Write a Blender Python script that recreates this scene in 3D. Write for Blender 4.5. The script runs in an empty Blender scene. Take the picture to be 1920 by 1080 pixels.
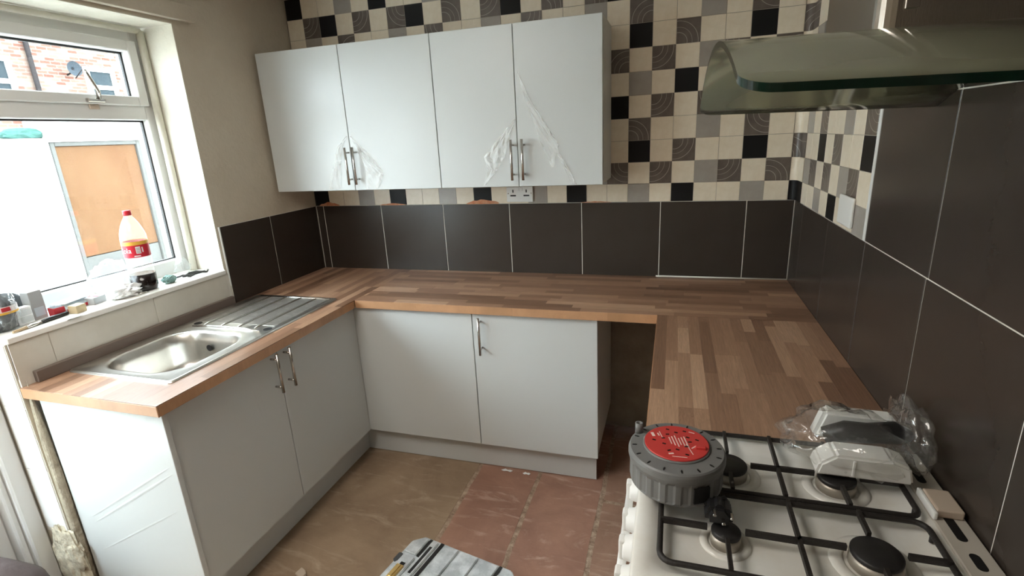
import bpy, bmesh, math, random
from mathutils import Vector, Matrix, noise
random.seed(7)
sc = bpy.context.scene
col = sc.collection
PI = math.pi

# ------------------------------------------------------------------ camera
cam_d = bpy.data.cameras.new('camera')
cam_d.sensor_fit = 'HORIZONTAL'; cam_d.sensor_width = 36.0; cam_d.lens = 18.147
cam_d.clip_start = 0.02; cam_d.clip_end = 200
cam = bpy.data.objects.new('camera', cam_d); col.objects.link(cam)
R_ = Vector((0.9558138, 0.2895962, -0.0505369)); U_ = Vector((-0.0351438, 0.2832417, 0.9584044)); F_ = Vector((-0.2918644, 0.9142801, -0.2809039))
cam.matrix_world = Matrix(((R_.x, U_.x, -F_.x, 2.1016), (R_.y, U_.y, -F_.y, -2.7013), (R_.z, U_.z, -F_.z, 1.6462), (0, 0, 0, 1)))
sc.camera = cam

# ------------------------------------------------------------------ world, lights, exposure
world = bpy.data.worlds.new('overcast_sky'); sc.world = world; world.use_nodes = True
bg = world.node_tree.nodes['Background']
bg.inputs[0].default_value = (0.82, 0.93, 1.0, 1); bg.inputs[1].default_value = 12.5

def area(name, loc, rot, sx, sy, power, color):
    l = bpy.data.lights.new(name, 'AREA'); l.shape = 'RECTANGLE'; l.size = sx; l.size_y = sy; l.energy = power; l.color = color
    o = bpy.data.objects.new(name, l); col.objects.link(o); o.location = loc; o.rotation_euler = rot
    return o
FILL_XY = (0.75, -2.45)
area('fill_light', (FILL_XY[0], FILL_XY[1], 2.42), (0, 0, 0), 0.9, 0.9, 10, (1.0, 0.94, 0.86))  # added fill light that brightens the room, no known fitting

vs = sc.view_settings
vs.view_transform = 'Standard'; vs.look = 'None'; vs.gamma = 1.0; vs.exposure = 0.62; vs.use_curve_mapping = False
try: sc.cycles.use_denoising = True
except Exception: pass

# ------------------------------------------------------------------ dimensions (metres)
W = 2.647; ZW = 0.91; ZT = 1.297; L = 1.672; CEIL = 2.5; FRONT = -4.3
MX = 1.8816; MZ = 1.388; MP = 0.1046

# ------------------------------------------------------------------ materials
MATS = {}
def nodes_of(m): return m.node_tree.nodes, m.node_tree.links
def mat(name, color, rough=0.5, metal=0.0, coat=0.0, spec=None, trans=0.0, noise_amt=0.0, noise_scale=8.0, bump=0.0, bump_scale=40.0, alpha=1.0, color2=None, ramp=None, stretch=None, emit=None):
    if name in MATS: return MATS[name]
    m = bpy.data.materials.new(name); m.use_nodes = True; N, K = nodes_of(m)
    b = N['Principled BSDF']
    b.inputs['Base Color'].default_value = (*color, 1); b.inputs['Roughness'].default_value = rough; b.inputs['Metallic'].default_value = metal
    b.inputs['Coat Weight'].default_value = coat; b.inputs['Coat Roughness'].default_value = 0.22
    if spec is not None: b.inputs['Specular IOR Level'].default_value = spec
    b.inputs['Transmission Weight'].default_value = trans; b.inputs['Alpha'].default_value = alpha
    if emit: b.inputs['Emission Color'].default_value = (*emit[0], 1); b.inputs['Emission Strength'].default_value = emit[1]
    tc = None
    if color2 is not None or bump > 0:
        tc = N.new('ShaderNodeTexCoord'); mp = N.new('ShaderNodeMapping'); K.new(tc.outputs['Object'], mp.inputs[0])
        if stretch: mp.inputs['Scale'].default_value = stretch
    if color2 is not None:
        n = N.new('ShaderNodeTexNoise'); n.inputs['Scale'].default_value = noise_scale; n.inputs['Detail'].default_value = 8; n.inputs['Roughness'].default_value = 0.65
        K.new(mp.outputs[0], n.inputs['Vector'])
        r = N.new('ShaderNodeValToRGB'); lo, hi = ramp or (0.35, 0.65)
        r.color_ramp.elements[0].position = lo; r.color_ramp.elements[0].color = (*color, 1)
        r.color_ramp.elements[1].position = hi; r.color_ramp.elements[1].color = (*color2, 1)
        K.new(n.outputs['Fac'], r.inputs[0]); K.new(r.outputs[0], b.inputs['Base Color'])
    if bump > 0:
        n2 = N.new('ShaderNodeTexNoise'); n2.inputs['Scale'].default_value = bump_scale; n2.inputs['Detail'].default_value = 6
        K.new(mp.outputs[0], n2.inputs['Vector'])
        bp = N.new('ShaderNodeBump'); bp.inputs['Strength'].default_value = bump; bp.inputs['Distance'].default_value = 0.01
        K.new(n2.outputs['Fac'], bp.inputs['Height']); K.new(bp.outputs[0], b.inputs['Normal'])
    MATS[name] = m
    return m

def clear_mat(name, tint, gloss_col, rough, opacity, ior=1.45, bump=0.0, bump_scale=30, tl_mix=0.45):
    """clear sheet plastic / glass: transparent with a diffuse veil and fresnel gloss"""
    m = bpy.data.materials.new(name); m.use_nodes = True; N, K = nodes_of(m)
    for n in list(N):
        if n.type == 'BSDF_PRINCIPLED': N.remove(n)
    out = N['Material Output']
    t = N.new('ShaderNodeBsdfTransparent'); t.inputs[0].default_value = (*tint, 1)
    d0 = N.new('ShaderNodeBsdfDiffuse'); d0.inputs[0].default_value = (*gloss_col, 1); tl = N.new('ShaderNodeBsdfTranslucent'); tl.inputs[0].default_value = (*gloss_col, 1)
    dfs = N.new('ShaderNodeMixShader'); dfs.inputs[0].default_value = tl_mix; K.new(d0.outputs[0], dfs.inputs[1]); K.new(tl.outputs[0], dfs.inputs[2])
    g = N.new('ShaderNodeBsdfGlossy'); g.inputs['Color'].default_value = (1, 1, 1, 1); g.inputs['Roughness'].default_value = rough
    fr = N.new('ShaderNodeFresnel'); fr.inputs['IOR'].default_value = ior
    m1 = N.new('ShaderNodeMixShader'); m1.inputs[0].default_value = opacity
    K.new(t.outputs[0], m1.inputs[1]); K.new(dfs.outputs[0], m1.inputs[2])
    geo = N.new('ShaderNodeNewGeometry'); inv = N.new('ShaderNodeMath'); inv.operation = 'SUBTRACT'; inv.inputs[0].default_value = 1.0; K.new(geo.outputs['Backfacing'], inv.inputs[1])
    fm = N.new('ShaderNodeMath'); fm.operation = 'MULTIPLY'; K.new(fr.outputs[0], fm.inputs[0]); K.new(inv.outputs[0], fm.inputs[1])     # the sheet reflects from its outer faces only
    m2 = N.new('ShaderNodeMixShader'); K.new(fm.outputs[0], m2.inputs[0]); K.new(m1.outputs[0], m2.inputs[1]); K.new(g.outputs[0], m2.inputs[2])
    K.new(m2.outputs[0], out.inputs['Surface'])
    if bump > 0:
        tc = N.new('ShaderNodeTexCoord'); n2 = N.new('ShaderNodeTexNoise'); n2.inputs['Scale'].default_value = bump_scale
        K.new(tc.outputs['Object'], n2.inputs['Vector']); bp = N.new('ShaderNodeBump'); bp.inputs['Strength'].default_value = bump; bp.inputs['Distance'].default_value = 0.01
        K.new(n2.outputs['Fac'], bp.inputs['Height']); K.new(bp.outputs[0], g.inputs['Normal']); K.new(bp.outputs[0], fr.inputs['Normal'])
    MATS[name] = m
    return m

mat('plaster', (0.56, 0.495, 0.395), 0.9, color2=(0.61, 0.545, 0.44), noise_scale=5, bump=0.25, bump_scale=60)
mat('plaster_reveal', (0.74, 0.71, 0.61), 0.85, color2=(0.66, 0.63, 0.54), noise_scale=9, bump=0.3, bump_scale=45)
mat('plaster_bare', (0.27, 0.235, 0.19), 0.95, color2=(0.36, 0.315, 0.255), noise_scale=7, bump=0.5, bump_scale=50)
mat('ceiling_paint', (0.78, 0.76, 0.72), 0.9)
mat('grout_white', (0.66, 0.63, 0.57), 0.9)
mat('grout_mosaic', (0.40, 0.36, 0.30), 0.9)
mat('tile_dark', (0.042, 0.0325, 0.0265), 0.27, color2=(0.046, 0.0365, 0.030), noise_scale=6, spec=0.36)
mat('mosaic_cream', (0.76, 0.665, 0.52), 0.28, color2=(0.83, 0.745, 0.61), noise_scale=24)
mat('mosaic_grey', (0.335, 0.305, 0.27), 0.28, color2=(0.375, 0.345, 0.31), noise_scale=18)
mat('mosaic_black', (0.008, 0.008, 0.009), 0.45, spec=0.2)
mat('cabinet_gloss', (0.605, 0.63, 0.628), 0.34, coat=0.10)
mat('cabinet_matt', (0.66, 0.65, 0.62), 0.45)
mat('plinth_grey', (0.58, 0.60, 0.60), 0.4)
mat('steel', (0.62, 0.61, 0.58), 0.26, metal=1.0, bump=0.05, bump_scale=90, stretch=(1, 12, 1))
mat('steel_hood', (0.46, 0.43, 0.39), 0.22, metal=1.0, bump=0.03, bump_scale=90, stretch=(12, 12, 1))
mat('steel_dirty', (0.42, 0.38, 0.33), 0.30, metal=0.9, color2=(0.30, 0.27, 0.235), noise_scale=12)
mat('steel_sink', (0.74, 0.72, 0.68), 0.30, metal=1.0, color2=(0.64, 0.62, 0.58), noise_scale=10)
mat('steel_drainer', (0.40, 0.375, 0.34), 0.42, metal=0.75, color2=(0.62, 0.60, 0.56), noise_scale=22, ramp=(0.5, 0.75))
mat('chrome', (0.55, 0.53, 0.50), 0.2, metal=1.0)
mat('black_hole', (0.004, 0.004, 0.004), 0.6)
mat('upvc', (0.76, 0.765, 0.75), 0.35)
mat('upvc_grey', (0.52, 0.52, 0.505), 0.35)
mat('rubber', (0.02, 0.02, 0.02), 0.6)
mat('sill_white', (0.85, 0.84, 0.80), 0.4, color2=(0.70, 0.68, 0.63), noise_scale=14, ramp=(0.55, 0.8))
mat('tile_cream', (0.60, 0.57, 0.50), 0.25, color2=(0.66, 0.63, 0.56), noise_scale=6)
mat('tile_white', (0.84, 0.84, 0.82), 0.2)
mat('cement', (0.29, 0.25, 0.185), 0.95, color2=(0.42, 0.37, 0.28), noise_scale=22, bump=0.8, bump_scale=60)
mat('rubble', (0.82, 0.76, 0.60), 0.95, color2=(0.36, 0.31, 0.23), noise_scale=16, bump=0.8, bump_scale=40)
mat('upstand', (0.15, 0.115, 0.095), 0.6)
mat('enamel_white', (0.80, 0.79, 0.75), 0.22, color2=(0.71, 0.675, 0.60), noise_scale=5, ramp=(0.45, 0.75), coat=0.3)
mat('enamel_beige', (0.52, 0.48, 0.42), 0.4)
mat('iron', (0.018, 0.015, 0.013), 0.55, bump=0.2, bump_scale=200)
mat('burner_cap', (0.014, 0.013, 0.013), 0.5)
mat('burner_alloy', (0.48, 0.44, 0.38), 0.45, metal=0.6)
mat('reel_grey', (0.17, 0.172, 0.172), 0.45)
mat('reel_red', (0.56, 0.045, 0.04), 0.4)
mat('print_white', (0.8, 0.62, 0.58), 0.6)
mat('black_plastic', (0.012, 0.012, 0.013), 0.4)
mat('white_plastic', (0.80, 0.80, 0.78), 0.35)
mat('beige_plastic', (0.55, 0.45, 0.36), 0.5)
mat('case_grey', (0.40, 0.43, 0.45), 0.5, color2=(0.66, 0.69, 0.71), noise_scale=14, ramp=(0.40, 0.62), bump=0.3, bump_scale=70)
mat('brass', (0.70, 0.50, 0.20), 0.35, metal=0.7)
mat('mound_plum', (0.085, 0.062, 0.062), 0.75, bump=0.3, bump_scale=30)
mat('cap_red', (0.62, 0.02, 0.035), 0.35)
mat('label_red', (0.60, 0.02, 0.04), 0.4)
mat('label_yellow', (0.80, 0.46, 0.07), 0.4)
mat('label_white', (0.85, 0.80, 0.80), 0.5)
mat('cola', (0.012, 0.008, 0.008), 0.15)
mat('sponge_teal', (0.14, 0.27, 0.26), 0.95, color2=(0.30, 0.42, 0.38), noise_scale=60, bump=1.0, bump_scale=120)
mat('card_box', (0.52, 0.42, 0.26), 0.8)
mat('box_red', (0.42, 0.02, 0.03), 0.5)
mat('box_grey', (0.36, 0.37, 0.37), 0.6)
mat('paper_white', (0.85, 0.86, 0.86), 0.8)
mat('paper_blue', (0.50, 0.60, 0.66), 0.7)
mat('charcoal_cloth', (0.06, 0.065, 0.068), 0.9)
mat('wood_tip', (0.42, 0.30, 0.17), 0.6)
mat('terracotta', (0.55, 0.17, 0.07), 0.9, color2=(0.62, 0.36, 0.22), noise_scale=40)
mat('mortar', (0.55, 0.42, 0.31), 0.95, color2=(0.26, 0.17, 0.12), noise_scale=30, bump=0.8, bump_scale=60)
mat('ply_board', (0.090, 0.045, 0.0235), 0.8, spec=0.0, color2=(0.108, 0.061, 0.033), noise_scale=2.5, stretch=(1, 1, 0.6))
mat('wall_painted', (0.82, 0.82, 0.80), 0.8)
mat('concrete', (0.34, 0.33, 0.31), 0.9, color2=(0.42, 0.41, 0.39), noise_scale=6)
mat('gate_grey', (0.09, 0.09, 0.086), 0.7, spec=0.0)
mat('tarp_green', (0.040, 0.090, 0.078), 0.5, spec=0.0)
mat('pipe_grey', (0.026, 0.023, 0.023), 0.5, spec=0.0)
mat('window_dark', (0.022, 0.029, 0.033), 0.5, spec=0.02)
mat('roof_slate', (0.10, 0.10, 0.115), 0.7, spec=0.0)
mat('dish_grey', (0.036, 0.043, 0.050), 0.5, spec=0.0)
mat('glass_edge', (0.002, 0.016, 0.010), 0.15, spec=0.25)
mat('fill_diffuser', (0.9, 0.88, 0.82), 0.5, emit=((1.0, 0.94, 0.86), 3.9))  # glowing face of the added fill panel
clear_mat('window_glass', (0.97, 0.985, 0.98), (0.9, 0.9, 0.9), 0.01, 0.004)
clear_mat('hood_glass', (0.62, 0.66, 0.55), (0.40, 0.41, 0.31), 0.10, 0.45, ior=1.35)
clear_mat('clear_plastic', (0.97, 0.98, 0.98), (0.80, 0.84, 0.86), 0.12, 0.09, ior=1.55, bump=0.9, bump_scale=34)
clear_mat('clear_plastic_thin', (0.97, 0.97, 0.96), (0.85, 0.85, 0.83), 0.10, 0.08, ior=1.65, bump=0.9, bump_scale=26)
clear_mat('bottle_plastic', (0.97, 0.97, 0.96), (0.85, 0.85, 0.82), 0.05, 0.17, ior=1.35)
clear_mat('film', (1.0, 1.0, 1.0), (0.96, 0.97, 0.96), 0.18, 0.30, ior=1.30, bump=0.5, bump_scale=26, tl_mix=0.1)

def swirl_material():
    m = bpy.data.materials.new('mosaic_swirl'); m.use_nodes = True; N, K = nodes_of(m); b = N['Principled BSDF']
    tc = N.new('ShaderNodeTexCoord'); oi = N.new('ShaderNodeObjectInfo')
    # quarter circles about one of the corners; which corner varies from tile to tile
    mr = N.new('ShaderNodeMath'); mr.operation = 'MULTIPLY'; mr.inputs[1].default_value = 4.0; K.new(oi.outputs['Random'], mr.inputs[0])
    fl = N.new('ShaderNodeMath'); fl.operation = 'FLOOR'; K.new(mr.outputs[0], fl.inputs[0])
    an = N.new('ShaderNodeMath'); an.operation = 'MULTIPLY'; an.inputs[1].default_value = PI/2; K.new(fl.outputs[0], an.inputs[0])
    vr = N.new('ShaderNodeVectorRotate'); vr.rotation_type = 'Y_AXIS'; K.new(tc.outputs['Object'], vr.inputs['Vector']); K.new(an.outputs[0], vr.inputs['Angle'])
    sp = N.new('ShaderNodeVectorMath'); sp.operation = 'MULTIPLY'; sp.inputs[1].default_value = (1, 0, 1); K.new(vr.outputs[0], sp.inputs[0])
    ds = N.new('ShaderNodeVectorMath'); ds.operation = 'DISTANCE'; ds.inputs[1].default_value = (-0.045, 0, -0.045); K.new(sp.outputs[0], ds.inputs[0])
    prev = None
    for rr in (0.040, 0.062, 0.088):
        a = N.new('ShaderNodeMath'); a.operation = 'SUBTRACT'; a.inputs[1].default_value = rr; K.new(ds.outputs['Value'], a.inputs[0])
        c = N.new('ShaderNodeMath'); c.operation = 'ABSOLUTE'; K.new(a.outputs[0], c.inputs[0])
        l = N.new('ShaderNodeMath'); l.operation = 'LESS_THAN'; l.inputs[1].default_value = 0.0011 if rr != 0.062 else 0.0007; K.new(c.outputs[0], l.inputs[0])
        if prev is None: prev = l
        else:
            x = N.new('ShaderNodeMath'); x.operation = 'MAXIMUM'; K.new(prev.outputs[0], x.inputs[0]); K.new(l.outputs[0], x.inputs[1]); prev = x
    n = N.new('ShaderNodeTexNoise'); n.inputs['Scale'].default_value = 22; n.inputs['Detail'].default_value = 6; K.new(tc.outputs['Object'], n.inputs['Vector'])
    r = N.new('ShaderNodeValToRGB'); r.color_ramp.elements[0].position = .3; r.color_ramp.elements[0].color = (0.098, 0.078, 0.066, 1)
    r.color_ramp.elements[1].position = .75; r.color_ramp.elements[1].color = (0.155, 0.128, 0.110, 1); K.new(n.outputs['Fac'], r.inputs[0])
    f2 = N.new('ShaderNodeMath'); f2.operation = 'MULTIPLY'; f2.inputs[1].default_value = 0.75; K.new(prev.outputs[0], f2.inputs[0])
    mx = N.new('ShaderNodeMix'); mx.data_type = 'RGBA'; K.new(f2.outputs[0], mx.inputs['Factor']); K.new(r.outputs[0], mx.inputs['A']); mx.inputs['B'].default_value = (0.50, 0.47, 0.42, 1)
    K.new(mx.outputs['Result'], b.inputs['Base Color']); b.inputs['Roughness'].default_value = 0.28
    MATS['mosaic_swirl'] = m
swirl_material()

def wood_material(name, cols, grain=0.35):
    m = bpy.data.materials.new(name); m.use_nodes = True; N, K = nodes_of(m); b = N['Principled BSDF']
    tc = N.new('ShaderNodeTexCoord'); oi = N.new('ShaderNodeObjectInfo')
    r = N.new('ShaderNodeValToRGB'); r.color_ramp.interpolation = 'LINEAR'
    els = r.color_ramp.elements
    while len(els) < len(cols): els.new(0.5)
    for i, c in enumerate(cols): els[i].position = i/(len(cols)-1); els[i].color = (*c, 1)
    K.new(oi.outputs['Random'], r.inputs[0])
    sc_ = N.new('ShaderNodeVectorMath'); sc_.operation = 'MULTIPLY'; sc_.inputs[1].default_value = (2.2, 5.0, 1.0); K.new(tc.outputs['Object'], sc_.inputs[0])
    mr = N.new('ShaderNodeMath'); mr.operation = 'MULTIPLY'; mr.inputs[1].default_value = 97.0; K.new(oi.outputs['Random'], mr.inputs[0])
    cmb = N.new('ShaderNodeCombineXYZ'); K.new(mr.outputs[0], cmb.inputs[0]); K.new(mr.outputs[0], cmb.inputs[2])
    ad = N.new('ShaderNodeVectorMath'); ad.operation = 'ADD'; K.new(sc_.outputs[0], ad.inputs[0]); K.new(cmb.outputs[0], ad.inputs[1])
    n = N.new('ShaderNodeTexNoise'); n.inputs['Scale'].default_value = 1.6; n.inputs['Detail'].default_value = 8; n.inputs['Roughness'].default_value = .7; n.inputs['Distortion'].default_value = 0.8
    K.new(ad.outputs[0], n.inputs['Vector'])
    r2 = N.new('ShaderNodeValToRGB'); r2.color_ramp.elements[0].position = .28; r2.color_ramp.elements[0].color = (1-grain, 1-grain*1.05, 1-grain*1.15, 1)
    r2.color_ramp.elements[1].position = .7; r2.color_ramp.elements[1].color = (1.12, 1.10, 1.08, 1); K.new(n.outputs['Fac'], r2.inputs[0])
    mx = N.new('ShaderNodeMix'); mx.data_type = 'RGBA'; mx.blend_type = 'MULTIPLY'; mx.inputs['Factor'].default_value = 1.0
    K.new(r.outputs[0], mx.inputs['A']); K.new(r2.outputs[0], mx.inputs['B']); K.new(mx.outputs['Result'], b.inputs['Base Color'])
    b.inputs['Roughness'].default_value = 0.34
    MATS[name] = m
wood_material('stave_wood', [(0.225, 0.124, 0.078), (0.31, 0.175, 0.112), (0.385, 0.225, 0.146), (0.465, 0.285, 0.188), (0.59, 0.385, 0.262)])
wood_material('edge_wood', [(0.50, 0.28, 0.15), (0.54, 0.31, 0.175)], 0.28)

def stone_material(name, a, b_, c):
    m = bpy.data.materials.new(name); m.use_nodes = True; N, K = nodes_of(m); b = N['Principled BSDF']
    tc = N.new('ShaderNodeTexCoord')
    n = N.new('ShaderNodeTexNoise'); n.inputs['Scale'].default_value = 3.2; n.inputs['Detail'].default_value = 10; n.inputs['Roughness'].default_value = .62; n.inputs['Distortion'].default_value = 0.6
    K.new(tc.outputs['Object'], n.inputs['Vector'])
    r = N.new('ShaderNodeValToRGB'); r.color_ramp.elements[0].position = .3; r.color_ramp.elements[0].color = (*a, 1); r.color_ramp.elements[1].position = .62; r.color_ramp.elements[1].color = (*b_, 1)
    K.new(n.outputs['Fac'], r.inputs[0])
    mp = N.new('ShaderNodeMapping'); mp.inputs['Scale'].default_value = (1.2, 4.5, 1); mp.inputs['Rotation'].default_value = (0, 0, 0.5); K.new(tc.outputs['Object'], mp.inputs[0])
    n2 = N.new('ShaderNodeTexNoise'); n2.inputs['Scale'].default_value = 2.6; n2.inputs['Detail'].default_value = 9; n2.inputs['Roughness'].default_value = .7; n2.inputs['Distortion'].default_value = 1.4
    K.new(mp.outputs[0], n2.inputs['Vector'])
    r2 = N.new('ShaderNodeValToRGB'); r2.color_ramp.elements[0].position = .53; r2.color_ramp.elements[0].color = (0, 0, 0, 1); r2.color_ramp.elements[1].position = .74; r2.color_ramp.elements[1].color = (.8, .8, .8, 1)
    K.new(n2.outputs['Fac'], r2.inputs[0])
    mx = N.new('ShaderNodeMix'); mx.data_type = 'RGBA'; K.new(r2.outputs[0], mx.inputs['Factor']); K.new(r.outputs[0], mx.inputs['A']); mx.inputs['B'].default_value = (*c, 1)
    K.new(mx.outputs['Result'], b.inputs['Base Color']); b.inputs['Roughness'].default_value = .62
    bp = N.new('ShaderNodeBump'); bp.inputs['Strength'].default_value = .35; bp.inputs['Distance'].default_value = .01; K.new(n2.outputs['Fac'], bp.inputs['Height']); K.new(bp.outputs[0], b.inputs['Normal'])
    MATS[name] = m
stone_material('stone_tan', (0.235, 0.155, 0.098), (0.37, 0.265, 0.175), (0.56, 0.44, 0.32))
stone_material('stone_red', (0.27, 0.140, 0.100), (0.41, 0.225, 0.160), (0.70, 0.52, 0.42))
stone_material('stone_mix', (0.26, 0.150, 0.102), (0.37, 0.220, 0.155), (0.60, 0.45, 0.35))

def brick_material():
    m = bpy.data.materials.new('brickwork'); m.use_nodes = True; N, K = nodes_of(m); b = N['Principled BSDF']
    tc = N.new('ShaderNodeTexCoord'); sx = N.new('ShaderNodeSeparateXYZ'); K.new(tc.outputs['Object'], sx.inputs[0])
    cb = N.new('ShaderNodeCombineXYZ'); K.new(sx.outputs['Y'], cb.inputs[0]); K.new(sx.outputs['Z'], cb.inputs[1])
    br = N.new('ShaderNodeTexBrick'); br.inputs['Scale'].default_value = 1.0; br.inputs['Brick Width'].default_value = .225; br.inputs['Row Height'].default_value = .075; br.inputs['Mortar Size'].default_value = .008
    br.inputs['Color1'].default_value = (0.100, 0.046, 0.034, 1); br.inputs['Color2'].default_value = (0.150, 0.110, 0.088, 1); br.inputs['Mortar'].default_value = (0.150, 0.132, 0.115, 1)
    K.new(cb.outputs[0], br.inputs['Vector']); K.new(br.outputs['Color'], b.inputs['Base Color']); b.inputs['Roughness'].default_value = .9; b.inputs['Specular IOR Level'].default_value = 0.0
    MATS['brickwork'] = m
brick_material()

# ------------------------------------------------------------------ mesh helpers
WL = {}   # object name -> world location of its origin (parents are never rotated unless built locally)
def obj(name, bm, m, parent=None, local=False, smooth=False, loc=None):
    me = bpy.data.meshes.new(name)
    if loc is not None: bmesh.ops.translate(bm, verts=bm.verts, vec=-Vector(loc))
    bmesh.ops.recalc_face_normals(bm, faces=bm.faces)
    bm.to_mesh(me); bm.free()
    o = bpy.data.objects.new(name, me); col.objects.link(o)
    for x in (m if isinstance(m, (list, tuple)) else [m]): me.materials.append(MATS[x])
    if smooth:
        for p in me.polygons: p.use_smooth = True
    pl = Vector((0, 0, 0))
    if parent is not None:
        o.parent = parent
        pl = Vector((0, 0, 0)) if local else WL.get(parent.name, Vector((0, 0, 0)))
    o.location = (Vector(loc) if loc is not None else Vector((0, 0, 0))) - pl
    WL[o.name] = Vector(loc) if loc is not None else Vector((0, 0, 0))
    return o
def thing(name, label, cat, loc=(0, 0, 0), group=None, rotz=0):
    o = bpy.data.objects.new(name, None); col.objects.link(o); o.location = loc; o.rotation_euler = (0, 0, rotz); o.empty_display_size = .05
    o['label'] = label; o['category'] = cat
    if group: o['group'] = group
    WL[o.name] = Vector(loc)
    return o
def tag(o, label, cat, group=None):
    o['label'] = label; o['category'] = cat
    if group: o['group'] = group
    return o
def struct(o, label=None, cat=None):
    o['kind'] = 'structure'
    if label: o['label'] = label
    if cat: o['category'] = cat
    return o
def B(): return bmesh.new()
def add_box(bm, x0, x1, y0, y1, z0, z1, bev=0.0, seg=1, mi=0):
    x0, x1 = min(x0, x1), max(x0, x1); y0, y1 = min(y0, y1), max(y0, y1); z0, z1 = min(z0, z1), max(z0, z1)
    vs_ = [bm.verts.new(p) for p in ((x0, y0, z0), (x1, y0, z0), (x1, y1, z0), (x0, y1, z0), (x0, y0, z1), (x1, y0, z1), (x1, y1, z1), (x0, y1, z1))]
    fs = [bm.faces.new([vs_[i] for i in q]) for q in ((3, 2, 1, 0), (4, 5, 6, 7), (0, 1, 5, 4), (1, 2, 6, 5), (2, 3, 7, 6), (3, 0, 4, 7))]
    for f in fs: f.material_index = mi
    if bev > 0:
        es = list({e for f in fs for e in f.edges})
        r = bmesh.ops.bevel(bm, geom=es, offset=bev, segments=seg, affect='EDGES', profile=.5, clamp_overlap=True)
        for f in r['faces']: f.material_index = mi
    return bm
def box(name, x0, x1, y0, y1, z0, z1, m, parent=None, bev=0.0, seg=1, local=False, loc=None):
    return obj(name, add_box(B(), x0, x1, y0, y1, z0, z1, bev, seg), m, parent, local, loc=loc)
def add_tube(bm, pts, r, n=10, cap=True, mi=0):
    pts = [Vector(p) for p in pts]; rings = []
    rs = r if isinstance(r, (list, tuple)) else [r]*len(pts)
    up = None
    for i, p in enumerate(pts):
        t = (pts[min(i+1, len(pts)-1)] - pts[max(i-1, 0)]).normalized()
        if up is None: up = t.orthogonal().normalized()
        up = (up - t*up.dot(t)); up = up.normalized() if up.length > 1e-6 else t.orthogonal().normalized()
        s = t.cross(up)
        rings.append([bm.verts.new(p + (up*math.cos(a) + s*math.sin(a))*rs[i]) for a in [2*PI*k/n for k in range(n)]])
    for a, b in zip(rings, rings[1:]):
        for k in range(n):
            f = bm.faces.new((a[k], a[(k+1) % n], b[(k+1) % n], b[k])); f.material_index = mi; f.smooth = True
    if cap:
        bm.faces.new(list(reversed(rings[0]))).material_index = mi; bm.faces.new(rings[-1]).material_index = mi
    return bm
def add_lathe(bm, prof, c, n=32, axis='Z', mi=0, cap=True, a0=0, a1=2*PI):
    """prof: (radius, height) from one end to the other"""
    c = Vector(c); rings = []
    for (r, h) in prof:
        ring = []
        for k in range(n):
            a = 2*PI*k/n
            if axis == 'Z': p = Vector((r*math.cos(a), r*math.sin(a), h))
            elif axis == 'X': p = Vector((h, r*math.cos(a), r*math.sin(a)))
            else: p = Vector((r*math.sin(a), h, r*math.cos(a)))
            ring.append(bm.verts.new(c + p))
        rings.append(ring)
    for a, b in zip(rings, rings[1:]):
        for k in range(n):
            f = bm.faces.new((a[k], a[(k+1) % n], b[(k+1) % n], b[k])); f.material_index = mi; f.smooth = True
    if cap:
        bm.faces.new(list(reversed(rings[0]))).material_index = mi; bm.faces.new(rings[-1]).material_index = mi
    return bm
def add_prism(bm, poly, z0, z1, mi=0, axis='Z', bev=0):
    """extrude polygon (list of 2D) along axis"""
    def P(a, b, h): return (a, b, h) if axis == 'Z' else ((h, a, b) if axis == 'X' else (a, h, b))
    lo = [bm.verts.new(P(a, b, z0)) for a, b in poly]; hi = [bm.verts.new(P(a, b, z1)) for a, b in poly]
    fs = [bm.faces.new(list(reversed(lo))), bm.faces.new(hi)]
    n = len(poly)
    for k in range(n): fs.append(bm.faces.new((lo[k], lo[(k+1) % n], hi[(k+1) % n], hi[k])))
    for f in fs: f.material_index = mi
    if bev: bmesh.ops.bevel(bm, geom=list({e for f in fs for e in f.edges}), offset=bev, segments=2, affect='EDGES', clamp_overlap=True)
    return bm
def rrect(x0, x1, y0, y1, r, k=6):
    pts = []
    for cx, cy, a in ((x1-r, y1-r, 0), (x0+r, y1-r, PI/2), (x0+r, y0+r, PI), (x1-r, y0+r, 1.5*PI)):
        for i in range(k+1): pts.append((cx + r*math.cos(a + PI/2*i/k), cy + r*math.sin(a + PI/2*i/k)))
    return pts
def blob(bm, c, s, sub=3, amp=0.15, freq=3.0, seed=0.0, floor=None, sharp=True):
    """crumpled closed lump"""
    r = bmesh.ops.create_icosphere(bm, subdivisions=sub, radius=1.0)
    for v in r['verts']:
        d = v.co.normalized(); q = d*freq + Vector((seed, seed*1.7, -seed))
        nn = noise.noise(q) + .5*noise.noise(q*2.3)
        if sharp: nn = (abs(noise.noise(q*.7)) - .25)*1.7 + .45*(abs(noise.noise(q*1.5)) - .25)
        v.co = d*(1 + amp*nn*2)
        v.co = Vector((v.co.x*s[0], v.co.y*s[1], v.co.z*s[2])) + Vector(c)
        if floor is not None and v.co.z < floor: v.co.z = floor + .0005*abs(nn)
    return bm
def copy_part(o, parent, loc=None, scale=None, rot=None):
    c = o.copy(); col.objects.link(c); c.parent = parent
    if loc is not None: c.location = loc
    if scale is not None: c.scale = scale
    if rot is not None: c.rotation_euler = rot
    return c
def linked(name, me, parent, loc, scale=(1, 1, 1), rotz=0):
    o = bpy.data.objects.new(name, me); col.objects.link(o); o.parent = parent; o.location = loc; o.scale = scale; o.rotation_euler = (0, 0, rotz)
    return o
def mesh_of(bm, m, name):
    me = bpy.data.meshes.new(name); bmesh.ops.recalc_face_normals(bm, faces=bm.faces); bm.to_mesh(me); bm.free(); me.materials.append(MATS[m]); return me
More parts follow.
